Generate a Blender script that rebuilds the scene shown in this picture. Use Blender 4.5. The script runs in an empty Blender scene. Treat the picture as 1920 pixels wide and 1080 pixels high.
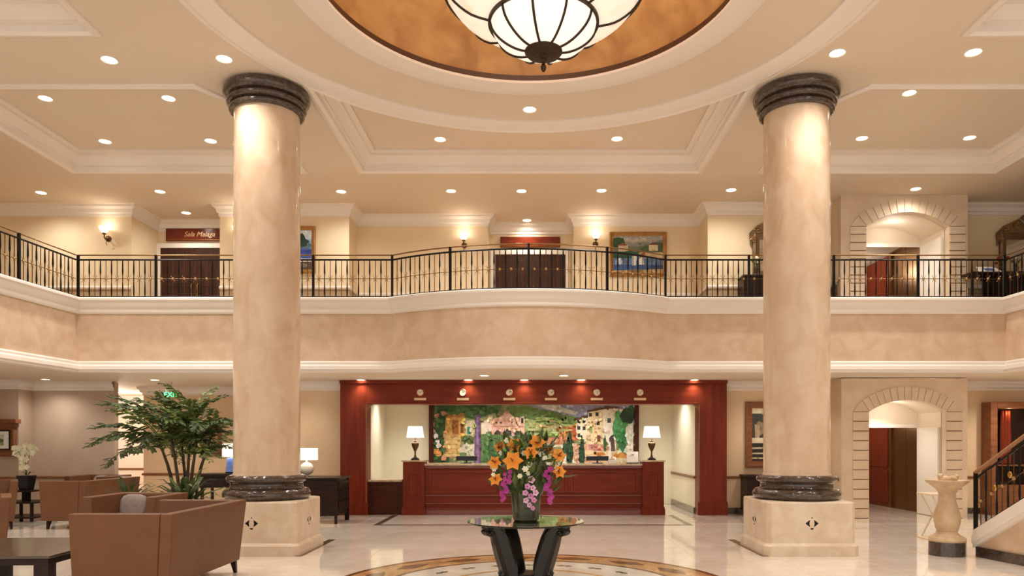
import bpy, math, random
from math import sin, cos, pi, radians as R
from mathutils import Vector, Matrix
from mathutils.geometry import tessellate_polygon
random.seed(7)
S = bpy.context.scene
COL = S.collection
# ------------------------------------------------------------------ camera, world, exposure
F, CX, CY, EYE = 1400.0, 997.0, 830.0, 1.7
cam = bpy.data.objects.new('camera', bpy.data.cameras.new('camera'))
COL.objects.link(cam)
cam.location = (0, 0, EYE); cam.rotation_euler = (R(90), 0, 0)
cam.data.sensor_width = 36; cam.data.lens = F/1920*36
cam.data.shift_x = (960-CX)/1920; cam.data.shift_y = (CY-540)/1920
cam.data.clip_end = 200
S.camera = cam
S.view_settings.view_transform = 'Standard'; S.view_settings.look = 'None'
S.view_settings.gamma = 1; S.view_settings.use_curve_mapping = False
S.view_settings.exposure = 0.12
world = bpy.data.worlds.new('World'); S.world = world; world.use_nodes = True
bg = world.node_tree.nodes['Background']
bg.inputs[0].default_value = (1, .95, .88, 1); bg.inputs[1].default_value = 1.25
WARM = (1, .96, .89)
SPOT_W, SOFFIT_W = 275, 165

# helpers turning survey measurements (image position + depth) into metres
def X(px, d): return (px-CX)*d/F
def Z(py, d): return EYE+(CY-py)*d/F
def D(py, z): return F*(z-EYE)/(CY-py)
ZC, ZS, ZD = 7.26, 3.145, 4.55      # upper ceiling, soffit under balcony, balcony deck

# ------------------------------------------------------------------ materials
def lin(h):
    if not isinstance(h, str): return tuple(h)+(1,)
    v = [int(h[i:i+2], 16)/255 for i in (0, 2, 4)]
    return tuple((c/12.92 if c <= .04045 else ((c+.055)/1.055)**2.4) for c in v)+(1,)
def mat(name, c1, c2=None, scale=4, rough=.5, metal=0, bump=0, bscale=None, stretch=(1, 1, 1), coat=0, detail=5,
        dist=0, lo=.35, hi=.65, emit=0, trans=0, ior=1.45, spec=.5, vein=None, vscale=2.0, attr=None, sss=0):
    m = bpy.data.materials.new(name); m.use_nodes = True
    nt = m.node_tree; N = nt.nodes; L = nt.links
    b = N['Principled BSDF']
    b.inputs['Base Color'].default_value = lin(c1); b.inputs['Roughness'].default_value = rough
    b.inputs['Metallic'].default_value = metal; b.inputs['IOR'].default_value = ior
    b.inputs['Coat Weight'].default_value = coat; b.inputs['Coat Roughness'].default_value = .08
    b.inputs['Transmission Weight'].default_value = trans
    b.inputs['Specular IOR Level'].default_value = spec
    out = None
    if c2 or bump or vein:
        tc = N.new('ShaderNodeTexCoord'); mp = N.new('ShaderNodeMapping')
        mp.inputs['Scale'].default_value = stretch
        L.new(tc.outputs['Object'], mp.inputs['Vector'])
    if c2:
        n = N.new('ShaderNodeTexNoise'); n.inputs['Scale'].default_value = scale
        n.inputs['Detail'].default_value = detail; n.inputs['Distortion'].default_value = dist
        L.new(mp.outputs[0], n.inputs['Vector'])
        r = N.new('ShaderNodeValToRGB')
        r.color_ramp.elements[0].position = lo; r.color_ramp.elements[0].color = lin(c1)
        r.color_ramp.elements[1].position = hi; r.color_ramp.elements[1].color = lin(c2)
        L.new(n.outputs['Fac'], r.inputs[0]); out = r.outputs[0]
    if vein:
        n = N.new('ShaderNodeTexNoise'); n.inputs['Scale'].default_value = vscale
        n.inputs['Detail'].default_value = 6; n.inputs['Distortion'].default_value = 1.2
        L.new(mp.outputs[0], n.inputs['Vector'])
        r = N.new('ShaderNodeValToRGB'); e = r.color_ramp.elements
        e[0].position = .46; e[0].color = (0, 0, 0, 1); e[1].position = .54; e[1].color = (0, 0, 0, 1)
        k = e.new(.5); k.color = (.6, .6, .6, 1)
        L.new(n.outputs['Fac'], r.inputs[0])
        mx = N.new('ShaderNodeMix'); mx.data_type = 'RGBA'
        L.new(r.outputs[0], mx.inputs[0])
        if out: L.new(out, mx.inputs[6])
        else: mx.inputs[6].default_value = lin(c1)
        mx.inputs[7].default_value = lin(vein); out = mx.outputs[2]
    if attr:
        a = N.new('ShaderNodeAttribute'); a.attribute_name = attr
        tc = N.new('ShaderNodeTexCoord')
        n = N.new('ShaderNodeTexNoise'); n.inputs['Scale'].default_value = scale; n.inputs['Detail'].default_value = 6
        L.new(tc.outputs['Object'], n.inputs['Vector'])
        mx = N.new('ShaderNodeMix'); mx.data_type = 'RGBA'; mx.blend_type = 'OVERLAY'; mx.inputs[0].default_value = .7
        L.new(a.outputs['Color'], mx.inputs[6]); L.new(n.outputs['Fac'], mx.inputs[7]); out = mx.outputs[2]
    if out: L.new(out, b.inputs['Base Color'])
    if emit:
        b.inputs['Emission Strength'].default_value = emit
        if out: L.new(out, b.inputs['Emission Color'])
        else: b.inputs['Emission Color'].default_value = lin(c1)
    if bump:
        n = N.new('ShaderNodeTexNoise'); n.inputs['Scale'].default_value = bscale or scale*4
        n.inputs['Detail'].default_value = 4
        L.new(mp.outputs[0], n.inputs['Vector'])
        bp = N.new('ShaderNodeBump'); bp.inputs['Strength'].default_value = bump; bp.inputs['Distance'].default_value = .01
        L.new(n.outputs['Fac'], bp.inputs['Height']); L.new(bp.outputs[0], b.inputs['Normal'])
    return m
M = {}
M['ceiling'] = mat('ceiling paint', 'e0d0bc', 'dccbb6', .4, .75)
M['trim'] = mat('trim paint', 'eae0d5', None, rough=.5)
M['wallpaper'] = mat('cream wallpaper', 'e8d4b2', 'e4cda8', 1.2, .65, bump=.05, bscale=60)
M['tan_wall'] = mat('tan wallpaper', 'e4c8a4', 'dfc19a', 1.2, .65, bump=.05, bscale=60)
M['alcove_wall'] = mat('pale cream wallpaper', 'ece4cc', 'e8dfc4', 1.2, .65)
M['vault'] = mat('warm white plaster', 'ecdcc6', None, rough=.6)
M['handrail_wood'] = mat('worn wooden handrail', 'a87a58', '96694a', 6, .35)
M['wainscot'] = mat('taupe wainscot', 'b59a78', 'ab9070', 1.5, .6)
M['beige_wall'] = mat('beige wallpaper', 'bca58f', 'b69e88', 2, .7, bump=.05, bscale=60)
M['pink_wall'] = mat('rose corridor paint', 'f2dcc8', None, rough=.7)
M['plaster'] = mat('mottled plaster', 'ccad90', 'd8bda2', 3.5, .55, detail=8, dist=.6, bump=.04)
M['column'] = mat('polished cream marble', 'c4a486', 'd9c2a9', 2.6, .2, detail=12, dist=.8, stretch=(1.3, 1.3, .8), coat=.3, lo=.25, hi=.75)
M['pedestal'] = mat('honed cream marble', 'dfccb5', 'd2ba9f', 3.5, .35, detail=7, dist=.8)
M['dark_marble'] = mat('dark brown marble', '33271f', '54443a', 6, .13, detail=9, dist=1.5, vein='66564a', vscale=9, coat=.4, lo=.3, hi=.8)
M['floor'] = mat('cream floor marble', 'efe4d6', 'e0cdb8', 1.1, .05, coat=.4, detail=8, dist=.8, lo=.3, hi=.7)
M['floor_grey'] = mat('pale grey marble', 'd8cfc4', 'c8bbad', 1.2, .12, detail=8, dist=1)
M['floor_dark'] = mat('dark border marble', '6b5a4a', '4e4036', 4, .15, detail=6)
M['floor_tan'] = mat('tan inlay marble', 'c59a6a', 'a57a4e', 5, .14, detail=7, dist=1)
M['floor_brown'] = mat('brown inlay marble', '7c5230', '5e3a20', 6, .14)
M['stone'] = mat('cut limestone', 'e0ccb2', 'd8c0a4', 3, .6, detail=8, bump=.12, bscale=30)
M['stone_back'] = mat('limestone joint', '957a5e', None, rough=.8)
M['fountain_stone'] = mat('carved cream stone', 'd4b896', 'bd9d7a', 5, .5, detail=8, bump=.15, bscale=25)
M['mahogany'] = mat('mahogany', '6c2715', '7c311b', 1.5, .35, stretch=(6, 6, .6), detail=7, spec=.18)
M['mahogany_h'] = mat('mahogany crossways', '6c2715', '7c311b', 1.5, .35, stretch=(.6, 6, 6), detail=7, spec=.18)
M['mahogany_line'] = mat('polished mahogany moulding', '6c2715', '7c311b', 2, .18, stretch=(.6, 6, 6), coat=.3)
M['mahogany_dark'] = mat('dark mahogany', '3c1a10', '4f2417', 4, .3, stretch=(1, 1, 6), spec=.2)
M['counter_stone'] = mat('polished counter stone', 'd8c4a8', 'b89a78', 9, .12)
M['walnut'] = mat('brown walnut', '7a4a2e', '8c5a3a', 4, .35, stretch=(1, 1, 5), spec=.3)
M['dark_wood'] = mat('espresso wood', '231611', '301f18', 4, .35, stretch=(1, 1, 6), spec=.2)
M['door_wood'] = mat('dark door wood', '3a241c', '4a3026', 5, .4, stretch=(6, 1, 1), spec=.2)
M['iron'] = mat('black iron', '17120f', None, rough=.4, metal=.6)
M['bronze_bar'] = mat('brown bronze', '5a4028', None, rough=.4, metal=.7)
M['brass'] = mat('brass', 'c9a25a', None, rough=.28, metal=1)
M['scroll_gold'] = mat('aged gilding', 'a8824e', None, rough=.4, metal=.6)
M['rail_brass'] = mat('dull brass rail', '8a6a44', None, rough=.35, metal=.8)
M['pale_brass'] = mat('pale gilding', 'd7b78a', None, rough=.4, metal=.5)
M['chrome'] = mat('steel', 'c8c8c8', None, rough=.2, metal=1)
M['lift'] = mat('bronze lift door', '8a6238', '7a5430', 3, .28, metal=.8, stretch=(1, 8, 1))
M['leather'] = mat('tan leather', '714a2e', '6a442a', 3, .45, spec=.35, bump=.08, bscale=120)
M['leather_dark'] = mat('tan leather seat', '6c462c', '664128', 3, .5, bump=.08, bscale=120)
M['pillow'] = mat('mauve grey cloth', '94857f', '88796f', 20, .9, bump=.1, bscale=150)
M['black'] = mat('black plastic', '16161a', None, rough=.35)
M['charcoal'] = mat('dark carved wood', '191310', '241a15', 8, .32, bump=.1, bscale=20)
M['white'] = mat('white paint', 'efe6da', None, rough=.45)
M['paper'] = mat('white card', 'f4f1ea', None, rough=.6)
M['glass'] = mat('green edged glass', 'dff0e2', None, rough=.02, trans=1, ior=1.5)
M['clear'] = mat('clear vase glass', 'c9d6c4', None, rough=.03, trans=1, ior=1.45)
M['mirror'] = mat('mirror', 'd0ccc4', None, rough=.03, metal=1)
M['dome'] = mat('gilded dome', 'a07040', 'bd9058', 2.2, .6, detail=12, dist=.4, bump=.05)
M['dome_rim'] = mat('dark brown band', '4a2c18', None, rough=.45)  # dark brown strip round the foot of the dome
M['lampshade'] = mat('lit linen shade', 'fff4e0', None, rough=.8, emit=1.0)
M['lamp_bulb'] = mat('lit lamp', 'fff2dc', None, emit=14)
M['sconce_glass'] = mat('lit frosted glass', 'fff0d4', None, emit=1.5)
M['alabaster'] = mat('lit alabaster', 'fff3e2', 'f0c48e', 2.3, .3, detail=6, dist=.8, emit=.42, lo=.5, hi=.78)
M['alabaster_low'] = mat('lit alabaster bowl', 'fff6ea', 'ffe2ba', 2.6, .3, detail=6, dist=.8, emit=.6, lo=.5, hi=.8)
M['chand_metal'] = mat('oil rubbed bronze', '3a2a1e', None, rough=.5, metal=.5)
M['leaf'] = mat('palm leaf', '4d5c2a', '70803e', 3, .45)
M['leaf_dark'] = mat('dark leaf', '37441f', '526232', 6, .45)
M['leaf_teal'] = mat('blue green leaf', '4f8a70', '7db596', 5, .5)
M['bark'] = mat('palm stem', '3b2c20', '544230', 8, .7)
M['soil'] = mat('potting soil', '2a1d14', None, rough=.9)
M['pot'] = mat('glazed brown pot', '3d2a20', '4e372a', 5, .3)
M['lily'] = mat('orange petal', 'dc8420', 'e89a38', 12, .5)
M['lily_core'] = mat('lily stamen', '8a3d10', None, rough=.6)
M['magenta'] = mat('magenta petal', 'a0287c', 'b83c92', 12, .5)
M['pink'] = mat('pink petal', 'cf84b4', 'dc9cc6', 12, .5)
M['pale_pink'] = mat('pale pink petal', 'e0aacb', 'ecc4dc', 12, .5)
M['white_petal'] = mat('white petal', 'f1ecd8', 'e4dfb4', 12, .5)
M['blue_glass'] = mat('blue glazed ceramic', '2f55b4', '7f9fe0', 3, .15)
M['red'] = mat('red petal', 'a8201c', None, rough=.5)
M['sign_red'] = mat('polished red wood sign', '5e1c0e', '742a16', 3, .22, stretch=(1, 1, 8), coat=.3)
M['exit_green'] = mat('lit green exit letter', '18d860', None, emit=4)
M['paint'] = mat('painted canvas', 'ffffff', rough=.7, attr='Col', scale=9)
M['clock_face'] = mat('clock face', 'e9dcc6', None, rough=.4)
M['pearl'] = mat('frosted ball glass', 'd9d2c4', 'efe9de', 4, .12, coat=.5)

# ------------------------------------------------------------------ mesh building
class MB:
    def __init__(s): s.v = []; s.f = []; s.c = None
    def add(s, vs, fs):
        o = len(s.v); s.v += [tuple(p) for p in vs]; s.f += [tuple(i+o for i in f) for f in fs]; return s
    def hexa(s, b, t):
        return s.add(list(b)+list(t), [(3, 2, 1, 0), (4, 5, 6, 7), (0, 1, 5, 4), (1, 2, 6, 5), (2, 3, 7, 6), (3, 0, 4, 7)])
    def box(s, x0, x1, y0, y1, z0, z1):
        b = [(x0, y0), (x1, y0), (x1, y1), (x0, y1)]
        return s.hexa([p+(z0,) for p in b], [p+(z1,) for p in b])
    def lathe(s, prof, c=(0, 0, 0), seg=32, a0=0, a1=2*pi):
        n = len(prof); full = abs(a1-a0-2*pi) < 1e-6; k = seg if full else seg+1
        vs = [(c[0]+r*cos(a0+(a1-a0)*i/seg), c[1]+r*sin(a0+(a1-a0)*i/seg), c[2]+z) for i in range(k) for r, z in prof]
        fs = []
        for i in range(seg):
            j = (i+1) % k
            for q in range(n-1):
                f = [i*n+q, j*n+q, j*n+q+1, i*n+q+1]
                if prof[q][0] < 1e-7: f = [i*n+q, j*n+q+1, i*n+q+1]
                elif prof[q+1][0] < 1e-7: f = [i*n+q, j*n+q, i*n+q+1]
                fs.append(tuple(f))
        return s.add(vs, fs)
    def sweep(s, path, prof, closed=False, loop=False):
        """profile points (offset to the left of the path, z)"""
        n = len(path); P = [Vector(p) for p in path]; ns = []
        for i in range(n):
            a = P[i]-P[i-1] if (i > 0 or closed) else None
            b = P[(i+1) % n]-P[i] if (i < n-1 or closed) else None
            q = [Vector((-d.y, d.x)).normalized() for d in (a, b) if d is not None]
            if len(q) == 2: m = (q[0]+q[1])/max(.2, 1+q[0].dot(q[1]))
            else: m = q[0]
            ns.append(m)
        k = len(prof)
        vs = [(P[i].x+ns[i].x*o, P[i].y+ns[i].y*o, z) for i in range(n) for o, z in prof]
        fs = []
        for i in range(n if closed else n-1):
            j = (i+1) % n
            for q in range(k if loop else k-1):
                r = (q+1) % k
                fs.append((i*k+q, j*k+q, j*k+r, i*k+r))
        if loop and not closed:
            fs += [tuple(range(k)), tuple(reversed(range((n-1)*k, n*k)))]
        return s.add(vs, fs)
    def tube(s, pts, r, seg=6, cap=True):
        P = [Vector(p) for p in pts]; n = len(P)
        rr = r if isinstance(r, (list, tuple)) else [r]*n
        vs = []
        for i in range(n):
            t = (P[min(i+1, n-1)]-P[max(i-1, 0)]).normalized()
            u = t.cross(Vector((0, 0, 1)));
            if u.length < 1e-3: u = t.cross(Vector((0, 1, 0)))
            u.normalize(); w = t.cross(u)
            vs += [P[i]+(u*cos(2*pi*j/seg)+w*sin(2*pi*j/seg))*rr[i] for j in range(seg)]
        fs = [(i*seg+j, i*seg+(j+1) % seg, (i+1)*seg+(j+1) % seg, (i+1)*seg+j) for i in range(n-1) for j in range(seg)]
        if cap: fs += [tuple(reversed(range(seg))), tuple(range((n-1)*seg, n*seg))]
        return s.add(vs, fs)
    def plate(s, outer, holes=(), z=0.0):
        loops = [[Vector((p[0], p[1], 0)) for p in l] for l in [outer]+list(holes)]
        flat = [p for l in loops for p in l]
        return s.add([(p.x, p.y, z) for p in flat], tessellate_polygon(loops))
    def xz(s, outer, y0, y1):
        """polygon in the x-z plane extruded from y0 to y1"""
        n = len(outer); t = tessellate_polygon([[Vector((p[0], p[1], 0)) for p in outer]])
        s.add([(p[0], y0, p[1]) for p in outer], t); s.add([(p[0], y1, p[1]) for p in outer], t)
        vs = [(p[0], y, p[1]) for p in outer for y in (y0, y1)]
        return s.add(vs, [(2*i, 2*((i+1) % n), 2*((i+1) % n)+1, 2*i+1) for i in range(n)])
    def blob(s, c, rx, ry, rz, nu=10, nv=7, e=1.0):
        f = lambda v: math.copysign(abs(v)**e, v)
        vs = [(c[0]+rx*f(cos(2*pi*i/nu))*f(sin(pi*j/nv)), c[1]+ry*f(sin(2*pi*i/nu))*f(sin(pi*j/nv)), c[2]+rz*f(cos(pi*j/nv)))
              for j in range(nv+1) for i in range(nu)]
        fs = [(j*nu+i, (j+1)*nu+i, (j+1)*nu+(i+1) % nu, j*nu+(i+1) % nu) for j in range(nv) for i in range(nu)]
        return s.add(vs, fs)
    def xf(s, m):
        s.v = [tuple(m @ Vector(p)) for p in s.v]; return s
    def mesh(s, name, m, smooth=35, col=None):
        me = bpy.data.meshes.new(name); me.from_pydata(s.v, [], s.f); me.materials.append(m)
        me.validate()
        if smooth:
            me.polygons.foreach_set('use_smooth', [True]*len(me.polygons))
            me.set_sharp_from_angle(angle=R(smooth))
        return me
    def build(s, name, m, parent=None, ws=False, smooth=35, bevel=0, fix=True):
        if ws and parent: 
            l = parent.location; s.v = [(p[0]-l.x, p[1]-l.y, p[2]-l.z) for p in s.v]
        me = s.mesh(name, m, smooth)
        if fix:
            import bmesh
            b = bmesh.new(); b.from_mesh(me); bmesh.ops.recalc_face_normals(b, faces=b.faces); b.to_mesh(me); b.free()
        return link(name, me, parent, bevel)
def link(name, me, parent=None, bevel=0, loc=None, rot=None):
    o = bpy.data.objects.new(name, me); COL.objects.link(o)
    if parent: o.parent = parent
    if loc is not None: o.location = loc
    if rot is not None: o.rotation_euler = rot
    if bevel:
        b = o.modifiers.new('Bevel', 'BEVEL'); b.width = bevel; b.segments = 2; b.limit_method = 'ANGLE'
    return o
def tag(o, label, cat, group=None):
    o['label'] = label; o['category'] = cat
    if group: o['group'] = group
    return o
def thing(name, label, cat, loc=(0, 0, 0), rz=0, group=None):
    o = bpy.data.objects.new(name, None); COL.objects.link(o)
    o.empty_display_size = .2
    o.location = loc; o.rotation_euler = (0, 0, rz)
    return tag(o, label, cat, group)
def letters(text, size, m, parent, loc, shear=0, ext=.004):
    c = bpy.data.curves.new('lettering', 'FONT'); c.body = text; c.size = size; c.shear = shear; c.extrude = ext; c.align_x = 'CENTER'; c.align_y = 'CENTER'
    tmp = bpy.data.objects.new('tmp', c); COL.objects.link(tmp); bpy.context.view_layer.update()
    me = bpy.data.meshes.new_from_object(tmp.evaluated_get(bpy.context.evaluated_depsgraph_get()))
    bpy.data.objects.remove(tmp); bpy.data.curves.remove(c); me.materials.clear(); me.materials.append(m)
    return link('lettering', me, parent, loc=loc, rot=(pi/2, 0, 0))
def struct(o):
    o['kind'] = 'structure'; return o
def dup(root, loc, rz=None, label=None, scale=None):
    r = root.copy(); COL.objects.link(r); r.location = loc
    if rz is not None: r.rotation_euler = (0, 0, rz)
    if scale: r.scale = scale
    if label: r['label'] = label
    for ch in root.children:
        c = ch.copy(); COL.objects.link(c); c.parent = r
        for g in ch.children:
            d = g.copy(); COL.objects.link(d); d.parent = c
    return r
def lamp(name, kind, loc, W, color=WARM, parent=None, size=None, rot=None, blend=1, r=.05):
    l = bpy.data.lights.new(name, kind); l.energy = W; l.color = color
    if kind == 'SPOT': l.spot_size = size or R(150); l.spot_blend = blend
    l.shadow_soft_size = r
    o = bpy.data.objects.new(name, l); COL.objects.link(o); o.location = loc
    if rot: o.rotation_euler = rot
    if parent: o.parent = parent
    return o
def arc(cx, cy, r, a0, a1, n): return [(cx+r*cos(a0+(a1-a0)*i/n), cy+r*sin(a0+(a1-a0)*i/n)) for i in range(n+1)]

# ================================================================== STRUCTURE
# ---- floor
fl = struct(MB().box(-16, 14.5, -3, 26, -.2, -.004).build('floor', M['floor'], smooth=0))
TW = 1.2
tile = MB().hexa([(.002, .002, -.004), (TW-.002, .002, -.004), (TW-.002, TW-.002, -.004), (.002, TW-.002, -.004)],
                 [(.004, .004, 0), (TW-.004, .004, 0), (TW-.004, TW-.004, 0), (.004, TW-.004, 0)]).mesh('tile', M['floor'], 0)
for i in range(22):
    for j in range(10):
        x, y = -13.2+i*TW, 6.0+j*TW
        if y > 17.5: continue
        link('tile', tile, fl, loc=(x, y, 0))
def ring(r0, r1, z, n=72): return MB().lathe([(r0, z-.003), (r0, z), (r1, z), (r1, z-.003)], seg=n)
MC = (0.0, 8.9, 0)
o = ring(1.8, 2.45, .003).xf(Matrix.Translation(MC)).build('inlay_ring', M['floor_tan'], fl); o['label'] = 'tan marble ring of floor medallion'
ring(2.38, 2.46, .004).xf(Matrix.Translation(MC)).build('inlay_ring', M['floor_brown'], fl)
ring(1.78, 1.84, .004).xf(Matrix.Translation(MC)).build('inlay_ring', M['floor_brown'], fl)
ring(1.02, 1.1, .004).xf(Matrix.Translation(MC)).build('inlay_ring', M['floor_tan'], fl)
ring(0.02, 1.78, .003).xf(Matrix.Translation(MC)).build('inlay_disc', M['floor_grey'], fl)
dia = MB().add([(-.3, 0, 0), (-.1, -.12, 0), (.1, -.1, 0), (.3, 0, 0), (.1, .12, 0), (-.1, .1, 0)], [(0, 1, 2, 3, 4, 5)]).mesh('inlay_lozenge', M['floor_brown'], 0)
for k in range(16):
    a = 2*pi*k/16+.1
    link('inlay_lozenge', dia, fl, loc=(MC[0]+2.1*cos(a), MC[1]+2.1*sin(a), .0045), rot=(0, 0, a+pi/2))
mot = MB().add([(-.12, 0, 0), (-.05, -.05, 0), (0, -.02, 0), (.05, -.05, 0), (.12, 0, 0), (.05, .05, 0), (0, .02, 0), (-.05, .05, 0)], [tuple(range(8))]).mesh('inlay_motif', M['floor_dark'], 0)
for k in range(20):
    a = 2*pi*k/20
    link('inlay_motif', mot, fl, loc=(MC[0]+1.45*cos(a), MC[1]+1.45*sin(a), .0045), rot=(0, 0, a+pi/2))
o = MB().box(-3.14, 3.2, 15.47, 17.5, 0, .003).build('inlay_panel', M['floor_grey'], fl)
o = MB().sweep([(3.32, 17.5), (3.32, 15.35), (-3.26, 15.35), (-3.26, 17.5)], [(0, 0), (0, .004), (-.13, .004), (-.13, 0)], loop=True).build('inlay_border', M['floor_dark'], fl)
for sx in (-1, 1):
    MB().box(sx*3.5-.06, sx*3.5+.06, 11.15, 13.1, 0, .004).build('inlay_border', M['floor_dark'], fl)

# ---- upper ceiling with coffers and dome
DC = (-.03, 8.9)
coL = [(-9.34, 11.67), (-5.27, 11.67), (-4.7, 12.5), (-4.7, 15.26), (-9.34, 15.26)]
coR = [(-x+.12 if x < -9 else -x+.03, y) for x, y in reversed(coL)]
sdL = [(-9.34, 5), (-5.95, 5), (-5.95, 10.08), (-9.34, 10.08)]
sdR = [(-x, y) for x, y in reversed(sdL)]
ax = math.acos(3.42/4.42)
coC = [(3.42+DC[0], 15.26), (-3.42+DC[0], 15.26)]+arc(DC[0], DC[1], 4.42, pi-ax, ax, 24)
circ = arc(DC[0], DC[1], 2.59, 0, 2*pi, 72)[:-1]
ce = struct(MB().plate([(-14, -3), (14.5, -3), (14.5, 21), (-14, 21)], [coL, coR, coC, sdL, sdR, circ], ZC).build('ceiling', M['ceiling'], smooth=0))
cprof = [(-.1, ZC), (-.1, ZC-.03), (-.03, ZC-.05), (.02, ZC-.02), (.02, ZC+.07), (.06, ZC+.08), (.06, ZC+.12), (.14, ZC+.22), (.2, ZC+.24), (.2, ZC+.28), (.3, ZC+.3), (.3, ZC+.34)]
for nm, poly in (('coffer_moulding', coL), ('coffer_moulding', coC), ('coffer_moulding', coR), ('coffer_moulding', sdL), ('coffer_moulding', sdR)):
    MB().sweep(poly, cprof, closed=True).build(nm, M['trim'], ce, smooth=25)
    MB().plate(poly, z=ZC+.335).build('coffer_panel', M['ceiling'], ce, smooth=0)
MB().lathe([(3.98, ZC), (3.98, ZC-.03), (4.05, ZC-.05), (4.3, ZC-.05), (4.36, ZC-.02), (4.42, ZC-.02), (4.42, ZC+.335)], DC+(0,), 96).build('ring_moulding', M['trim'], ce, smooth=25)
MB().lathe([(2.98, ZC), (2.98, ZC-.03), (2.9, ZC-.05), (2.7, ZC-.06), (2.62, ZC-.04), (2.57, ZC-.04), (2.57, ZC)], DC+(0,), 96).build('ring_moulding', M['trim'], ce, smooth=25)
dm = [(2.57, ZC), (2.57, ZC+.08)]
MB().lathe(dm, DC+(0,), 96).build('dome_band', M['dome_rim'], ce)
MB().lathe([(2.57, ZC+.08), (2.62, ZC+.08)]+[(2.62*cos(a), ZC+.08+1.25*sin(a)) for a in [i*pi/24 for i in range(13)]], DC+(0,), 96).build('dome', M['dome'], ce, smooth=50)

# ---- balcony: fascia, soffit, deck
sag = .88; x0, x1 = -2.87, 2.75; cxm = (x0+x1)/2; hw = (x1-x0)/2
RR = (hw*hw+sag*sag)/(2*sag); ycm = 15.33-sag+RR; al = math.asin(hw/RR)
bow = arc(cxm, ycm, RR, -pi/2+al, -pi/2-al, 24)                  # right to left, bulging towards the lobby
fas = [(10.1, 3.0), (9.72, 15.33)]+bow+[(-9.33, 15.33), (-9.95, 3.0)]
dk = [(-14, 3), (-9.95, 3.0), (-9.33, 15.33)]+bow[::-1]+[(9.72, 15.33), (10.1, 3.0), (14.5, 3), (14.5, 26), (-16, 26)]
struct(MB().plate(dk, z=ZS+.02).build('ceiling_soffit', M['ceiling'], smooth=0))
struct(MB().plate([(-14, 3), (-9.95, 3.0), (-9.33, 15.33)]+bow[::-1]+[(9.72, 15.33), (10.1, 3.0), (14.5, 3), (14.5, 26), (-14, 26)], z=ZD).build('floor_balcony', M['wainscot'], smooth=0))
struct(MB().sweep(fas, [(0, 3.3), (0, 4.4)]).build('wall_balcony', M['plaster']))
struct(MB().sweep(fas, [(-.2, ZD), (-.2, 4.66), (.14, 4.66), (.16, 4.64), (.16, 4.6), (.13, 4.58), (.11, 4.53), (.08, 4.46), (.05, 4.43), (.05, 4.37), (.03, 4.34), (0, 4.34)]).build('trim_1', M['trim'], smooth=25))
struct(MB().sweep(fas, [(0, 3.37), (.03, 3.37), (.05, 3.34), (.05, 3.3), (.08, 3.27), (.09, 3.2), (.06, 3.18), (.06, 3.145), (-.15, 3.145), (-.15, ZS+.03)]).build('trim_2', M['trim'], smooth=25))

# ---- walls
crown_u = [(0, ZC-.26), (.02, ZC-.26), (.02, ZC-.2), (.05, ZC-.18), (.07, ZC-.1), (.14, ZC-.05), (.14, ZC-.02), (.17, ZC)]
crown_l = [(0, ZS-.2), (.02, ZS-.2), (.02, ZS-.15), (.06, ZS-.12), (.08, ZS-.06), (.12, ZS-.04), (.12, ZS+.02)]
def wall(name, path, z0, z1, m): return struct(MB().sweep(path, [(0, z0), (0, z1), (-.1, z1), (-.1, z0)], loop=True).build(name, m, smooth=0))
YU = 17.5
upR = [(6.96, 16.9), (6.96, 17.4), (4.1, 17.4), (4.1, 18.3), (1.03, 18.3), (1.03, 19.0), (-1.08, 19.0), (-1.08, 18.3), (-4.28, 18.3), (-4.28, YU), (-7.31, YU), (-7.31, 18.75), (-9.38, 18.75), (-9.38, YU), (-12.75, YU), (-12.75, 3)]
upE = [(13.6, 3), (13.6, 17.4), (9.79, 17.4), (9.79, 16.9)]
for nm, p in (('wall_upper_back', upR), ('wall_upper_right', upE)):
    wall(nm, p, ZD, ZC, M['wallpaper'])
t3 = struct(MB().sweep(upR[1:], crown_u).build('trim_3', M['trim'], smooth=25))
struct(MB().sweep(upE[:-1], crown_u).build('trim_4', M['trim'], smooth=25))
for k, p in enumerate((upR[0:5], upR[7:11], upR[13:16], upE)):
    MB().sweep(p, [(.006, ZD), (.006, ZD+.74), (.0, ZD+.74)]).build('wainscot', M['wainscot'], t3, smooth=0)
    MB().sweep(p, [(0, ZD+.74), (.03, ZD+.74), (.045, ZD+.77), (.045, ZD+.8), (.02, ZD+.82), (0, ZD+.82)]).build('chair_rail', M['white'], t3, smooth=25)
lowR = [(6.97, 16.9), (6.97, 17.9), (4.57, 17.9)]
lowE = [(14, 3), (14, 17.9), (9.78, 17.9), (9.78, 16.9)]
lowC = [(-4.48, 17.9), (-6.4, 17.9), (-6.4, 19.6), (-10.19, 19.6), (-10.19, 23.5)]
lowA = [(-10.0, 17.9), (-11.96, 17.9), (-11.96, 17.4), (-14, 17.4), (-14, 3)]
for nm, p, m in (('wall_lower_right', lowR, 'tan_wall'), ('wall_lower_far_right', lowE, 'tan_wall'), ('wall_lower_middle', lowC, 'tan_wall'), ('wall_corridor', [(-10.19, 23.5), (-16, 23.5)], 'pink_wall'), ('wall_lower_left', lowA, 'beige_wall')):
    w = wall(nm, p, 0, ZS+.02, M[m])
    if nm != 'wall_lower_left':
        MB().sweep(p, [(0, .84), (.025, .84), (.035, .87), (.025, .9), (0, .9)]).build('chair_rail', M['walnut'], w)
        MB().sweep(p, [(0, 0), (.02, 0), (.02, .13), (0, .14)]).build('baseboard', M['dark_marble'], w)
    else:
        MB().sweep(p, [(0, .84), (.025, .84), (.035, .87), (.025, .9), (0, .9)]).build('chair_rail', M['walnut'], w)
    MB().sweep(p[1:] if p is lowR else p[:-1] if p is lowE else p, crown_l).build('crown_moulding', M['trim'], w, smooth=25)
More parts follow.
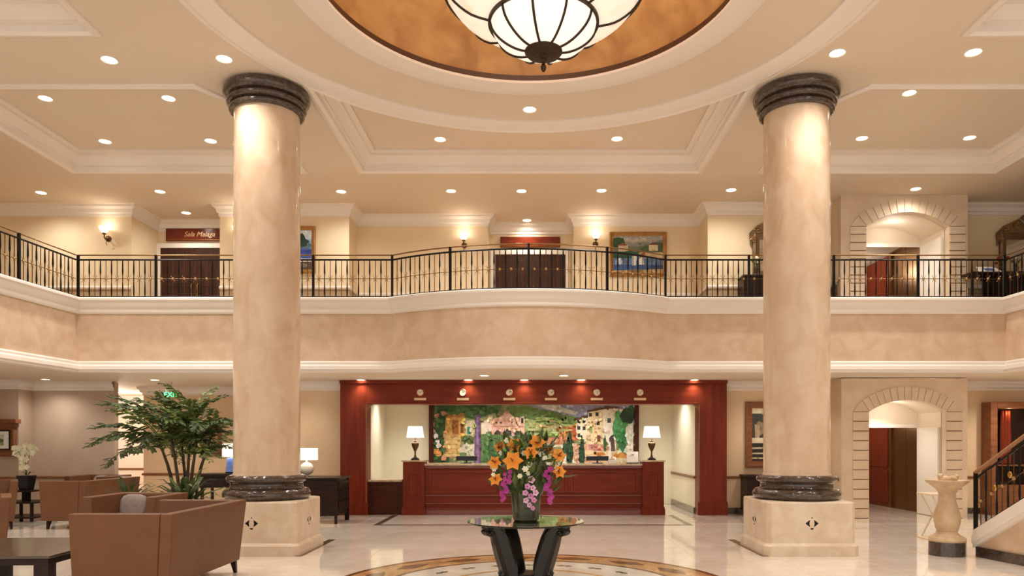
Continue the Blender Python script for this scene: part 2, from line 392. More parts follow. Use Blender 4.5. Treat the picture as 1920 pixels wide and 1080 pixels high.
struct(MB().box(-10.2, -10.02, 18.005, 18.1, 0, ZS).build('wall_corridor_end', M['beige_wall'], smooth=0))
alc = [(3.91, 17.9), (3.89, 20.7), (-4.06, 20.7), (-3.88, 17.9)]
w = wall('wall_alcove', alc, 0, ZS+.02, M['alcove_wall'])
MB().sweep(alc[:2], [(0, 0), (.03, 0), (.03, .13), (0, .15)]).build('baseboard', M['dark_marble'], w)
MB().sweep(alc[:2], [(0, .84), (.025, .84), (.035, .87), (.025, .9), (0, .9)]).build('chair_rail', M['walnut'], w)
MB().sweep(alc[2:], [(0, 0), (.03, 0), (.03, .13), (0, .15)]).build('baseboard', M['dark_marble'], w)

# ---- stone arches with vestibules and lift lobbies behind
def arch(nm, xa, xb, xo, xp, z0, zs, za, zt, ya, vest, lint, ceil):
    w_, r_ = (xp-xo)/2, za-zs
    rad = (w_*w_+r_*r_)/(2*r_); cz = za-rad; cx = (xo+xp)/2; t = math.asin(w_/rad)
    ar = [(cx+rad*sin(-t+2*t*i/20), cz+rad*cos(-t+2*t*i/20)) for i in range(21)]
    root = struct(MB().xz([(xa, z0), (xo, z0)]+ar+[(xp, z0), (xb, z0), (xb, zt), (xa, zt)], ya+.02, ya+.22).build(nm, M['stone'], smooth=0))
    nb = 11; h = (zs-z0)/nb; e = .011
    MB().box(xo-.36, xo-.012, ya+.016, ya+.03, z0, zs).box(xp+.012, xp+.36, ya+.016, ya+.03, z0, zs).build('mortar', M['stone_back'], root, smooth=0)
    blk = MB().box(0, .36, 0, .03, e, h-e).mesh('stone_block', M['stone'], 0)
    for k in range(nb):
        link('stone_block', blk, root, .004, (xo-.37, ya, z0+k*h)); link('stone_block', blk, root, .004, (xp+.01, ya, z0+k*h))
    nv = 13; t2 = t*1.0; ro = rad+.3
    top = zt-.03
    for k in range(nv):
        a, b = -t2+2*t2*k/nv+.006, -t2+2*t2*(k+1)/nv-.006
        P = [(cx+q*sin(g), min(cz+q*cos(g), top)) for q, g in ((rad, a), (rad, b), (ro, b), (ro, a))]
        MB().xz(P, ya, ya+.05).build('voussoir', M['stone'], root, smooth=0)
    for sx in (-1, 1):      # triangular springer stones
        xe = cx+sx*w_
        P = [(xe+sx*.004, zs+.005), (cx+sx*ro*sin(t2)+sx*.01, cz+ro*cos(t2)-.01), (xe+sx*.36, zs+.005)]
        if sx < 0: P = P[::-1]
        MB().xz(P, ya, ya+.05).build('springer', M['stone'], root, smooth=0)
    # vestibule: side walls, vaulted ceiling, back wall with lintel
    v = struct(MB().add([(p[0], y, p[1]) for p in [(xo, z0)]+ar+[(xp, z0)] for y in (ya+.2, vest)],
                        [(2*i, 2*i+1, 2*i+3, 2*i+2) for i in range(22)]).build('wall_vestibule', M['vault'], smooth=30))
    MB().xz([(xo, lint)]+ar+[(xp, lint)], vest, vest+.1).build('lintel_wall', M['vault'], v, smooth=0)
    MB().box(xo, xp, vest-.03, vest+.01, lint-.09, lint).build('door_head', M['white'], v, smooth=0)
    # corridor behind
    cp = [(9.52, vest+.05), (9.52, 24), (6.2, 24), (6.2, vest+.05)]
    wall('wall_lift_lobby', cp, z0, ceil, M['wallpaper'])
    struct(MB().box(6.2, 9.6, vest+.1, 24, ceil, ceil+.05).build('ceiling_lift_lobby', M['ceiling'], smooth=0))
    p = thing('wood_panelling', 'red mahogany panelling on lobby wall behind the %s stone arch' % ('lower' if z0 < 1 else 'upper'), 'panelling', (9.5, 21, z0))
    MB().box(9.46, 9.52, 19.66, 23.9, z0, min(ceil, z0+2.2)-.02).build('panel_back', M['mahogany'], p, ws=True, smooth=0)
    for zz in ((.1, .95), (1.05, 2.05)):
        MB().box(9.44, 9.47, 19.8, 20.9, z0+zz[0], z0+zz[1]).build('raised_panel', M['mahogany'], p, ws=True, smooth=0, bevel=.01)
    l = thing('lift_doors', 'bronze pair of lift doors seen through the %s stone arch' % ('lower' if z0 < 1 else 'upper'), 'lift', (9.45, 18.9, z0))
    MB().box(9.4, 9.52, 18.1, 18.22, z0, z0+2.25).box(9.4, 9.52, 19.55, 19.66, z0, z0+2.25).box(9.4, 9.52, 18.22, 19.55, z0+2.1, z0+2.25).build('door_frame', M['lift'], l, ws=True, smooth=0)
    for a, b in ((18.22, 18.875), (18.885, 19.55)):
        MB().box(9.46, 9.5, a, b, z0, z0+2.1).build('door_leaf', M['lift'], l, ws=True, smooth=0)
    lamp('lobby_lamp', 'POINT', (8.3, 20.3, ceil-.35), 32 if z0 < 1 else 42, WARM, r=.15)
    lamp('vestibule_lamp', 'POINT', (cx, (ya+vest)/2+.1, za-.25), 5, WARM, r=.1)
    lamp('vestibule_fill', 'SPOT', (cx-.2, (ya+vest)/2+.1, za-.12), 75, WARM, size=R(135), r=.06)  # added spot without a fitting, brightens the white door leaf and floor
    dr = thing('white_door', 'white door leaf folded back against the right reveal of the %s arch' % ('lower' if z0 < 1 else 'upper'), 'door', (xp-.03, 17.4, z0))
    MB().box(xp-.06, xp-.005, ya+.26, vest-.06, z0+.01, lint-.1).build('door_leaf', M['white'], dr, ws=True, smooth=0, bevel=.005)
    return root
arch('wall_arch_lower', 6.96, 9.79, 7.58, 9.31, 0, 2.40, 2.66, ZS, 16.76, 18.0, 2.15, 2.75)
arch('wall_arch_upper', 6.95, 9.80, 7.52, 9.38, ZD, 6.56, 6.88, ZC, 16.76, 18.0, 6.5, 6.68)

# ---- stairs on the right, rising towards the camera
st = struct(MB().box(6.95, 9.7, 8.3, 11.1, 0, .02).build('floor_stair_base', M['pedestal'], smooth=0))
SX = lambda y: 6.63+(11.2-y)*.17
sl = .6
for k in range(9):
    y1 = 11.05-k*.29; zt = .17*(k+1)
    MB().box(SX(y1)+.1, 9.7, y1-.32, y1, zt-.17, zt-.03).box(SX(y1)+.1, 9.7, y1-.32, y1+.03, zt-.03, zt).build('stair_step', M['pedestal'], st, smooth=0)
def strip(y0, y1, za0, za1, zb0, zb1, x_off, th):   # sheared slab along the stair flank
    b = [(SX(y0)+x_off, y0, za0), (SX(y0)+x_off+th, y0, za0), (SX(y1)+x_off+th, y1, za1), (SX(y1)+x_off, y1, za1)]
    t = [(SX(y0)+x_off, y0, zb0), (SX(y0)+x_off+th, y0, zb0), (SX(y1)+x_off+th, y1, zb1), (SX(y1)+x_off, y1, zb1)]
    return MB().hexa(b, t)
YA, YB = 11.15, 8.6
zst = lambda y: .36+(11.2-y)*.6
struct(strip(YA, YB, .0, .0, zst(YA)-.03, zst(YB)-.03, .02, .1).build('wall_stair', M['plaster'], smooth=0))
struct(strip(YA+.02, YB, zst(YA)-.26, zst(YB)-.26, zst(YA), zst(YB), -.04, .2).build('trim_5', M['trim'], smooth=0))
struct(strip(YA+.02, YB, zst(YA)-.2, zst(YB)-.2, zst(YA)-.07, zst(YB)-.07, -.06, .05).build('trim_6', M['trim'], smooth=0))
struct(strip(YA, YB, 0, 0, .15, .15, -.01, .05).build('baseboard_stair', M['dark_marble'], smooth=0))

# ================================================================== COLUMNS
def column(x, label):
    y = 11.84
    t = thing('marble_column', label, 'column', (x, y, 0), group=None); t['kind'] = 'thing'
    c = .06; h = .665
    oc = [(-h+c, -h), (h-c, -h), (h, -h+c), (h, h-c), (h-c, h), (-h+c, h), (-h, h-c), (-h, -h+c)]
    MB().sweep(oc, [(-.05, 0), (-.05, .15), (-.02, .17), (0, .19), (0, .79), (.012, .81), (.05, .815)], closed=True).plate([(p[0]*.93, p[1]*.93) for p in oc], z=.815).build('pedestal', M['pedestal'], t, smooth=30)
    tor = lambda r, z, q: [(r+q*cos(a), z+q*sin(a)) for a in [(-90+i*30)*pi/180 for i in range(7)]]
    MB().lathe([(.5, .812), (.6, .812)]+tor(.585, .9, .085)+[(.57, .99), (.555, 1.01), (.55, 1.06), (.565, 1.085)]+tor(.565, 1.135, .05)+[(.56, 1.19), (.5, 1.2)], seg=64).build('base_ring', M['dark_marble'], t)
    MB().lathe([(.53, 1.18), (.503, 1.23), (.503, 4), (.5, 6.9)], seg=64).build('shaft', M['column'], t)
    MB().lathe([(.49, 6.87), (.53, 6.87)]+tor(.53, 6.915, .045)+[(.55, 6.965), (.565, 6.97)]+tor(.56, 7.02, .05)+[(.575, 7.075), (.585, 7.08)]+tor(.575, 7.17, .09)+[(.58, ZC-.002)], seg=64).build('capital', M['dark_marble'], t)
    # lozenge inlays on the pedestal faces: four dark corners round a light tulip
    for k in range(4):
        m = MB()
        for a, b in (((-.1, 0), (-.03, .055)), ((.1, 0), (.03, .055))):
            m.add([(a[0], -.001, .49), (b[0], -.001, .49+b[1]), (b[0]*1.3, -.001, .49), (b[0], -.001, .49-b[1])], [(0, 1, 2, 3)])
        m.add([(-.03, -.001, .42), (.03, -.001, .42), (.02, -.001, .405), (0, -.001, .395), (-.02, -.001, .405)], [(0, 1, 2, 3, 4)])
        m.add([(-.012, -.001, .565), (.012, -.001, .565), (0, -.001, .59)], [(0, 1, 2)])
        m.xf(Matrix.Rotation(k*pi/2, 4, 'Z') @ Matrix.Translation((0, -h, 0))).build('inlay_lozenge', M['iron'], t, smooth=0, fix=False)
    return t
column(-4.195, 'cream marble column with dark bands, rising behind the brown sofa')
column(4.195, 'cream marble column with dark bands, left of the stone arches')

# ================================================================== CHANDELIER
CH = (.14, 8.9)
t = thing('chandelier', 'two tier alabaster bowl chandelier with bronze ribs under the gilded dome', 'chandelier', CH+(6.12,))
def petal(prof, n, name, m, par):
    me = MB().lathe(prof, (0, 0, -6.12), 8, -pi/n+.004, pi/n-.004).mesh(name, m, 40)
    for k in range(n): link(name, me, par, rot=(0, 0, 2*pi*(k+.5)/n+.1))
def rib(prof, n, rr, par):
    me = MB().tube([(r, 0, z-6.12) for r, z in prof], rr, 6).mesh('rib', M['chand_metal'], 50)
    for k in range(n): link('rib', me, par, rot=(0, 0, 2*pi*k/n+.1))
lowp = [(.18, 6.36), (.3, 6.38), (.42, 6.43), (.53, 6.51), (.6, 6.6), (.63, 6.70)]
upp = [(.62, 6.70), (.85, 6.76), (1.05, 6.9), (1.17, 7.06)]
upp2 = [(1.2, 7.08), (1.28, 7.25), (1.33, 7.42)]
def fine(p):
    q = []
    for i in range(len(p)-1):
        a = Vector(p[max(0, i-1)]); b = Vector(p[i]); c = Vector(p[i+1]); d = Vector(p[min(len(p)-1, i+2)])
        for u in (0, .33, .66):
            w = b+.5*u*(c-a+u*(2*a-5*b+4*c-d+u*(3*(b-c)+d-a))); q.append((w.x, w.y))
    return q+[p[-1]]
lowp, upp, upp2 = fine(lowp), fine(upp), fine(upp2)
petal(lowp, 10, 'glass_panel', M['alabaster_low'], t); petal(upp, 8, 'glass_panel', M['alabaster'], t); petal(upp2, 8, 'glass_panel', M['alabaster'], t)
rib([(r+.008, z-.006) for r, z in lowp], 10, .015, t); rib([(r+.008, z-.006) for r, z in upp], 8, .015, t); rib([(r+.008, z-.006) for r, z in upp2], 8, .012, t)
def hoop(r, z, q, q2): return MB().lathe([(r-q, z-q2), (r+q, z-q2), (r+q, z+q2), (r-q, z+q2), (r-q, z-q2)], (0, 0, -6.12), 64)
hoop(.645, 6.705, .016, .03).build('rim', M['chand_metal'], t); hoop(1.19, 7.075, .014, .012).build('rim', M['chand_metal'], t); hoop(1.34, 7.44, .018, .03).build('rim', M['chand_metal'], t)
MB().lathe([(0, 6.27), (.04, 6.27), (.06, 6.29), (.12, 6.295), (.13, 6.31), (.2, 6.32), (.225, 6.35), (.225, 6.38), (.17, 6.39)], (0, 0, -6.12), 40).build('hub', M['chand_metal'], t)
MB().lathe([(0, 6.12), (.015, 6.122), (.03, 6.15), (.034, 6.18), (.02, 6.205), (.018, 6.23), (.03, 6.25), (.03, 6.275)], (0, 0, -6.12), 20).build('finial', M['chand_metal'], t)
MB().tube([(0, 0, .25), (0, 0, 2.3)], .03, 10).build('stem', M['chand_metal'], t)
for a in range(3):
    MB().tube([(1.33*cos(a*2.094), 1.33*sin(a*2.094), 1.32), (.05*cos(a*2.094), .05*sin(a*2.094), 2.05)], .012, 6).build('rod', M['chand_metal'], t)
lamp('chandelier_lamp', 'POINT', CH+(7.75,), 110, (1, .9, .75), r=.3)

# ================================================================== DOWNLIGHTS
dl = thing('downlight', '', 'ceiling light', (0, 0, 0), group=None)
MB().lathe([(.095, -.002), (.115, -.012), (.12, -.006), (.12, 0)], seg=24).build('trim_ring', M['white'], dl)
MB().lathe([(0, -.004), (.098, -.004)], seg=24).build('lens', M['lamp_bulb'], dl)
ZCO = ZC+.335
UP = [(205, 112, ZC, 'left of the two downlights before the left coffer'), (420, 110, ZC, 'downlight in the flat ceiling just before the left column capital'),
      (85, 184, ZCO, 'left downlight of the front pair inside the left coffer'), (316, 184, ZCO, 'right downlight of the front pair inside the left coffer'),
      (197, 265, ZCO, 'left downlight of the rear pair inside the left coffer'), (395, 264, ZCO, 'right downlight of the rear pair inside the left coffer'),
      (993, 205, ZC, 'single downlight in the round ceiling band below the dome'), (825, 261, ZCO, 'left downlight inside the central coffer'),
      (1157, 260, ZCO, 'right downlight inside the central coffer'), (1570, 99, ZC, 'downlight in the flat ceiling above the right column capital'),
      (1825, 98, ZC, 'right of the two downlights before the right coffer'), (1705, 174, ZCO, 'front downlight inside the right coffer'),
      (1616, 259, ZCO, 'rear downlight inside the right coffer, beside the right column'), (1818, 258, ZCO, 'rear downlight inside the right coffer, farther from the column'),
      (77, 361, ZC, 'leftmost downlight of the row above the balcony'), (300, 359, ZC, 'downlight above the balcony before the left red door sign'),
      (349, 399, ZC, 'downlight in the recess over the left double door'), (640, 359, ZC, 'downlight above the balcony just right of the left column'),
      (846, 358, ZC, 'downlight above the balcony before the left central wall sconce'), (978, 358, ZC, 'downlight above the balcony in front of the central door recess'),
      (1128, 357, ZC, 'downlight above the balcony before the right central wall sconce'), (1371, 356, ZC, 'downlight above the balcony just left of the right column'),
      (1717, 354, ZC, 'downlight above the crown of the upper stone arch'), (988, 413, ZC, 'downlight in the recess over the central double door')]
LO = [(85, 711, 'soffit light over the lounge, leftmost under the balcony'), (290, 712, 'soffit light above the palm tree'), (677, 712, 'soffit light over the left jamb of the wooden portal'),
      (878, 712, 'left soffit light of the three close before the clock beam'), (908, 704, 'left of the two soffit lights farther out from the clock beam'), (983, 712, 'middle soffit light of the three close before the clock beam'),
      (1057, 704, 'right of the two soffit lights farther out from the clock beam'), (1090, 712, 'right soffit light of the three close before the clock beam'), (1302, 712, 'soffit light over the right jamb of the wooden portal'),
      (1724, 712, 'soffit light before the lower stone arch')]
first = True
for px, py, z, lab in UP+[(a, b, ZS+.02, c) for a, b, c in LO]:
    d = D(py, z); p = (X(px, d), d, z)
    lab = lab if 'light' in lab.split(' ')[0] or 'downlight' in lab or 'soffit light' in lab else lab
    lab = 'glowing round ' + lab
    if first: o = dl; o.location = p; o['label'] = lab; first = False
    else: o = dup(dl, p, 0, lab)
    o['group'] = 'ceiling downlights' if z > 4 else 'lights under the balcony'
    if z < 4: o.scale = (.95, .95, .95)
    back = d > 16.3
    w = SOFFIT_W*((.12 if d > 17 else .5) if 860 < px < 1110 else .16 if 660 < px < 1320 else .5 if px == 85 else 1.1) if z < 4 else (SPOT_W*(.25 if py > 390 else .25 if px == 1717 else .52) if back else SPOT_W)
    lamp('downlight_lamp', 'SPOT', (p[0], p[1], z-.03), w, WARM, size=R((155 if back else 128) if z > 4 else 125 if 660 < px < 1320 else 145), r=.06)
# downlights that the photograph implies nearer the camera, beyond the frame
for x, y in ((-7.5, 4), (7.5, 4), (-4.5, 3), (4.5, 3), (0, 3.5), (-7.6, 8), (7.6, 8)):
    lamp('downlight_lamp', 'SPOT', (x, y, ZC-.05), SPOT_W*1.2, WARM, size=R(128), r=.06)
for x, y in ((-11.5, 9), (-11.5, 13.5), (12, 10), (12, 14), (11.0, 16.6)):  # the last one is an unseen extra, added to brighten the far right wall
    lamp('downlight_lamp', 'SPOT', (x, y, ZS-.02), SOFFIT_W, WARM, size=R(140), r=.06)
for x, y in ((-11.3, 11), (11.7, 11)):
    lamp('downlight_lamp', 'SPOT', (x, y, ZC-.05), SPOT_W*.6, WARM, size=R(155), r=.06)
for x in (-3.3, -1.5, 0, 1.5, 3.3):
    lamp('alcove_lamp', 'SPOT', (x, 19.6 if abs(x) < 3 else 19.0, ZS-.03), 150, (1, .98, .92), size=R(130), r=.08)
for x in (-5.6, 5.6):  # unseen lamps added behind the columns to brighten the walls beside the portal
    lamp('downlight_lamp', 'SPOT', (x, 16.9, ZS-.02), 70, WARM, size=R(135), r=.06)
lamp('corridor_lamp', 'POINT', (-12, 21.5, 2.6), 90, (1, .92, .8), r=.1)

# ================================================================== RAILINGS
Zr = 4.66
RH = {'bot': .04, 'mid': .41, 'top': .80, 'hand': .895}
def bal_mesh(h0, h1, thick):
    m = MB()
    if thick:
        ks = [(h0, .011), (h0+.12, .017), (.34, .01), (.48, .01), (h1-.25, .018), (h1-.1, .014), (h1, .01)]
    else: ks = [(h0, .008), (h1, .008)]
    m.tube([(0, 0, z) for z, r in ks], [r for z, r in ks], 6)
    return m.mesh('baluster' if thick else 'slim_baluster', M['iron'] if thick else M['bronze_bar'], 60)
BT, BS = bal_mesh(.03, .8, True), bal_mesh(.03, .8, False)
PM = MB().box(-.022, .022, -.022, .022, 0, .9).mesh('post', M['iron'], 0)
sm = MB()
for sx in (-1, 1):
    for sz in (-1, 1):
        sm.tube([(0, 0, .41+sz*.015), (sx*.025, 0, .41+sz*.035), (sx*.045, 0, .41+sz*.075)], .0035, 4)
SM = sm.mesh('scroll', M['bronze_bar'], 60)
CM = MB().blob((0, 0, .41), .026, .026, .028, 10, 6).mesh('collar', M['scroll_gold'], 60)
def railing(label, path, posts, slope=0.0, z0=Zr, group='balcony railings', skip=()):
    """path: list of (x, y); posts: distances along the path as fractions"""
    P = [Vector(p) for p in path]; cum = [0]
    for a, b in zip(P, P[1:]): cum.append(cum[-1]+(b-a).length)
    Lt = cum[-1]
    def at(s):
        for i in range(len(P)-1):
            if s <= cum[i+1]+1e-9:
                d = P[i+1]-P[i]; f = (s-cum[i])/d.length
                q = P[i]+d*f; return (q.x, q.y, z0+slope*s), math.atan2(d.y, d.x)
        d = P[-1]-P[-2]; return (P[-1].x, P[-1].y, z0+slope*Lt), math.atan2(d.y, d.x)
    o0 = at(0)[0]
    t = thing('stair_railing' if slope else 'balcony_railing', label, 'railing', o0, group=group)
    def bar(name, h, r, m, seg=6, ex=0):
        MB().tube([(p.x-o0[0], p.y-o0[1], slope*c+h) for p, c in zip(P, cum)], r, seg).build(name, m, t)
    bar('handrail', RH['hand'], 0.015 if not slope else .03, M['rail_brass'] if not slope else M['handrail_wood'], 8)
    bar('top_rail', RH['top'], .018, M['iron']); bar('bottom_rail', RH['bot'], .016, M['iron']); bar('middle_rail', RH['mid'], .006, M['bronze_bar'])
    sp = [f*Lt for f in posts]
    for i_, s in enumerate(sp):
        if i_ in skip: continue
        q, a = at(s); link('post', PM, t, loc=(q[0]-o0[0], q[1]-o0[1], q[2]-o0[2]), rot=(0, 0, a))
    for a, b in zip(sp, sp[1:]):
        n = max(2, int(round((b-a)/.115))); n += n % 2
        for k in range(1, n):
            s = a+(b-a)*k/n; q, an = at(s); l = (q[0]-o0[0], q[1]-o0[1], q[2]-o0[2])
            th = k % 2 == 0
            link('baluster' if th else 'slim_baluster', BT if th else BS, t, loc=l, rot=(0, 0, an))
            if not th: link('scroll', SM, t, loc=l, rot=(0, 0, an)); link('collar', CM, t, loc=l, rot=(0, 0, an))
    return t
off = .03
y_ = 15.33+off
kx = [X(p, 15.33) for p in (141, 288, 437, 585, 734)]
fr = [(x-kx[0])/(kx[-1]-kx[0]) for x in kx]
railing('black iron balcony railing behind the left column, straight run', [(-9.33, y_), (-2.87, y_)], fr)
bw = [(cxm+(p[0]-cxm)*(RR-off)/RR, ycm+(p[1]-ycm)*(RR-off)/RR) for p in bow[::-1]]
railing('black iron balcony railing on the central curved bulge', bw, [0, .235, .5, .765, 1], skip=(0, 4))
kx = [X(p, 15.33) for p in (1248.7, 1405, 1564, 1721.7, 1883)]
railing('black iron balcony railing behind the right column, straight run', [(2.75, y_), (9.72, y_)], [(x-kx[0])/(kx[-1]-kx[0]) for x in kx])
railing('black iron railing of the left side balcony, running towards the viewer', [(-9.33-off, 15.33), (-9.33-off-.4, 7.4)], [0, .2, .4, .6, .8, 1], skip=(0,))
railing('black iron railing of the right side balcony, running towards the viewer', [(9.72+off, 15.33), (9.72+off+.24, 7.4)], [0, .2, .4, .6, .8, 1], skip=(0,))
sr = railing('black iron stair railing with wooden handrail rising from the stone fountain', [(SX(11.2)+.03, 11.2), (SX(8.8)+.03, 8.8)], [0, .5, 1], slope=.6, z0=.36, group=None)
for k in range(3):
    MB().lathe([(0, -.012), (.035, -.012), (.05, 0), (.035, .012), (0, .012)], seg=14).xf(Matrix.Translation((.02, -.42-k*.35, .6*(.42+k*.35)+.43)) @ Matrix.Rotation(pi/2, 4, 'Y')).build('rosette', M['brass'], sr)

# ================================================================== RECEPTION
YP = 17.5
po = thing('reception_portal', 'red mahogany portal frame with six clocks above the reception desk', 'portal', (0, YP, 0))
for a, b, ia in ((-4.49, -3.86, 1), (3.91, 4.575, -1)):
    j = MB().box(a, b, YP, YP+.42, 0, ZS).build('jamb', M['mahogany'], po, ws=True, smooth=0, bevel=.008)
    MB().box(a-.02, b+.02, YP-.02, YP+.02, 0, .3).box(a-.01, b+.01, YP-.012, YP+.02, .3, .33).build('plinth', M['mahogany'], po, ws=True, smooth=0, bevel=.006)
    MB().box((b if ia > 0 else a)-.03*(ia > 0), (b if ia > 0 else a)+.03*(ia < 0)+.0, YP-.025, YP, .3, 2.6).build('edge_bead', M['walnut'], po, ws=True, smooth=0)
MB().box(-3.86, 3.91, YP, YP+.42, 2.6, ZS).build('lintel', M['mahogany_h'], po, ws=True, smooth=0, bevel=.008)
MB().box(-4.5, 4.585, YP-.05, YP+.02, ZS-.06, ZS+.015).box(-3.88, 3.93, YP-.03, YP+.02, 2.6, 2.64).build('lintel_moulding', M['mahogany_h'], po, ws=True, smooth=0, bevel=.01)
for sx, xx in ((1, -3.86), (-1, 3.91)):
    MB().xz([(xx, 2.6), (xx+sx*.14, 2.6), (xx+sx*.09, 2.56), (xx+sx*.03, 2.53), (xx, 2.45)][::1], YP-.01, YP+.1).build('corner_bracket', M['walnut'], po, ws=True, smooth=0)
CK = [788, 868, 955, 1033, 1119, 1200]
ordl = ['first from the left end', 'second from the left end', 'third from the left', 'third from the right', 'second from the right end', 'last at the right end']
ck = None
for i, px in enumerate(CK):
    x = X(px, YP)
    c = thing('wall_clock', 'small round brass rimmed clock on the mahogany beam, %s' % ordl[i], 'clock', (x, YP-.001, Z(736, YP)), group='world clocks over reception')
    MB().lathe([(0, .02), (.068, .02), (.068, 0)], seg=28).xf(Matrix.Rotation(pi/2, 4, 'X')).build('clock_face', M['clock_face'], c)
    MB().lathe([(.066, 0), (.08, 0), (.08, .028), (.073, .034), (.066, .028)], seg=28).xf(Matrix.Rotation(pi/2, 4, 'X')).build('rim', M['pale_brass'], c)
    h = (10+i*1.7) % 12
    for nm, l, a in (('hour_hand', .035, h/12), ('minute_hand', .052, .17)):
        v = Vector((sin(a*2*pi), 0, cos(a*2*pi)))
        MB().tube([(0, -.024, 0), (v.x*l, -.024, v.z*l)], .004, 4).build(nm, M['black'], c)
    q = MB().box(x-.14, x+.14, YP-.012, YP-.001, Z(750.5, YP), Z(746, YP)).build('name_plaque', M['pale_brass'], smooth=0)
    tag(q, 'narrow pale metal plaque below the clock %s' % ordl[i], 'plaque', 'plaques under the clocks')

dk_ = thing('reception_desk', 'long red mahogany reception desk with pillared ends and pale stone counter', 'desk', (0, 17.6, 0))
MB().box(-2.52, 2.6, 17.6, 18.35, .0, 1.16).build('body', M['mahogany_h'], dk_, ws=True, smooth=0)
MB().box(-2.54, 2.62, 17.53, 18.42, 1.16, 1.205).build('countertop', M['counter_stone'], dk_, ws=True, smooth=0, bevel=.01)
for z0, z1, e in ((0, .12, .035), (.12, .15, .02), (.25, .285, .03), (.44, .475, .03), (1.1, 1.16, .04)):
    MB().box(-2.52, 2.6, 17.6-e, 17.62, z0, z1).build('moulding', M['mahogany_line'], dk_, ws=True, smooth=0, bevel=.01)
for k in range(3):
    a = -2.42+k*1.67
    MB().sweep([(a, .52), (a+1.58, .52), (a+1.58, 1.04), (a, 1.04)], [(0, 0), (0, .02), (.05, .02), (.06, 0)], closed=True).xf(Matrix.Translation((0, 17.6, 0)) @ Matrix.Rotation(pi/2, 4, 'X')).build('panel_frame', M['mahogany_h'], dk_, ws=True, smooth=0)
for a, b in ((-3.02, -2.52), (2.6, 3.1)):
    p = MB().box(a, b, 17.5, 18.0, 0, 1.25).build('pillar', M['mahogany'], dk_, ws=True, smooth=0, bevel=.006)
    for q, m_ in ((MB().box(a-.03, b+.03, 17.46, 18.04, 1.25, 1.29), 'counter_stone'), (MB().box(a-.025, b+.025, 17.47, 18.0, 0, .16), 'mahogany'),
                  (MB().box(a-.012, b+.012, 17.485, 18.0, .16, .2), 'mahogany')):
        q.build('cap' if m_ == 'counter_stone' else 'plinth', M[m_], p, smooth=0, bevel=.008)
        o = p.children[-1]; o.data.transform(Matrix.Translation((0, -17.6, 0)))
    q = MB().sweep([(a+.1, .4), (b-.1, .4), (b-.1, 1.0), (a+.1, 1.0)], [(0, 0), (0, .02), (.04, .02), (.05, 0)], closed=True).xf(Matrix.Translation((0, -.1, 0)) @ Matrix.Rotation(pi/2, 4, 'X')).build('panel_frame', M['mahogany_h'], p, smooth=0)
lc = thing('low_counter', 'dark low return counter left of the reception desk', 'counter', (-3.4, 17.7, 0))
MB().box(-3.86, -3.05, 17.62, 18.3, 0, .78).build('body', M['mahogany_dark'], lc, ws=True, smooth=0)
MB().box(-3.86, -3.05, 17.56, 18.34, .78, .83).build('countertop', M['counter_stone'], lc, ws=True, smooth=0, bevel=.008)
MB().box(-3.75, -3.16, 17.6, 17.63, .15, .68).build('front_panel', M['mahogany_dark'], lc, ws=True, smooth=0, bevel=.01)
# lamps on the pillars
def urn_lamp(x, y, z, label):
    t = thing('table_lamp', label, 'lamp', (x, y, z), group='urn lamps on the desk pillars')
    MB().box(-.09, .09, -.09, .09, 0, .03).box(-.07, .07, -.07, .07, .03, .05).build('base', M['dark_wood'], t, smooth=0, bevel=.005)
    MB().lathe([(0, .05), (.05, .05), (.03, .08), (.018, .13), (.02, .2), (.04, .235), (.075, .31), (.09, .37), (.085, .4), (.05, .42), (.03, .435), (.05, .445), (.02, .46), (.012, .56), (0, .56)], seg=20).build('urn', M['bronze_bar'], t)
    MB().lathe([(.21, .53), (.17, .8)], seg=32).build('lamp_shade', M['lampshade'], t)
    lamp('lamp_bulb', 'POINT', (0, 0, .66), 9, WARM, t, r=.05)
    return t
urn_lamp(-2.77, 17.75, 1.29, 'urn table lamp with white shade on the left desk pillar')
urn_lamp(2.85, 17.75, 1.29, 'urn table lamp with white shade on the right desk pillar')
# things on the counter
def screen(x, w, label):
    t = thing('computer_monitor', label, 'monitor', (x, 18.05, 1.205))
    MB().box(-w/2, w/2, -.02, .02, .06, .17).build('screen_housing', M['black'], t, smooth=0, bevel=.008)
    MB().box(-w/2+.02, w/2-.02, .02, .024, .075, .16).build('screen', M['mirror'], t, smooth=0)
    MB().box(-.12, .12, -.07, .09, 0, .012).box(-.02, .02, -.01, .01, .012, .07).build('stand', M['black'], t, smooth=0)
screen(X(875, 18.05), .5, 'low black monitor back on the left of the reception counter')
screen(X(1120, 18.05), .54, 'low black monitor back on the right of the reception counter')
t = thing('card_stand', 'white card in an upright stand on the counter beside the right pillar', 'sign', (X(1186, 17.9), 17.9, 1.205))
MB().hexa([(-.14, -.05, .02), (.14, -.05, .02), (.14, -.045, .02), (-.14, -.045, .02)], [(-.14, .03, .28), (.14, .03, .28), (.14, .035, .28), (-.14, .035, .28)]).build('card', M['paper'], t, smooth=0)
MB().box(-.15, .15, -.07, .07, 0, .02).build('stand_foot', M['black'], t, smooth=0)
MB().hexa([(-.035, -.0175, .19), (.035, -.0175, .19), (.035, -.013, .19), (-.035, -.013, .19)], [(-.035, -.008, .22), (.035, -.008, .22), (.035, -.003, .22), (-.035, -.003, .22)]).build('printed_mark', M['wainscot'], t, smooth=0)
tag(MB().box(X(1150, 17.9)-.12, X(1150, 17.9)+.05, 17.8, 17.95, 1.206, 1.29).build('card_holder', M['paper'], bevel=.004), 'small white leaflet box on the counter between monitor and card stand', 'box')

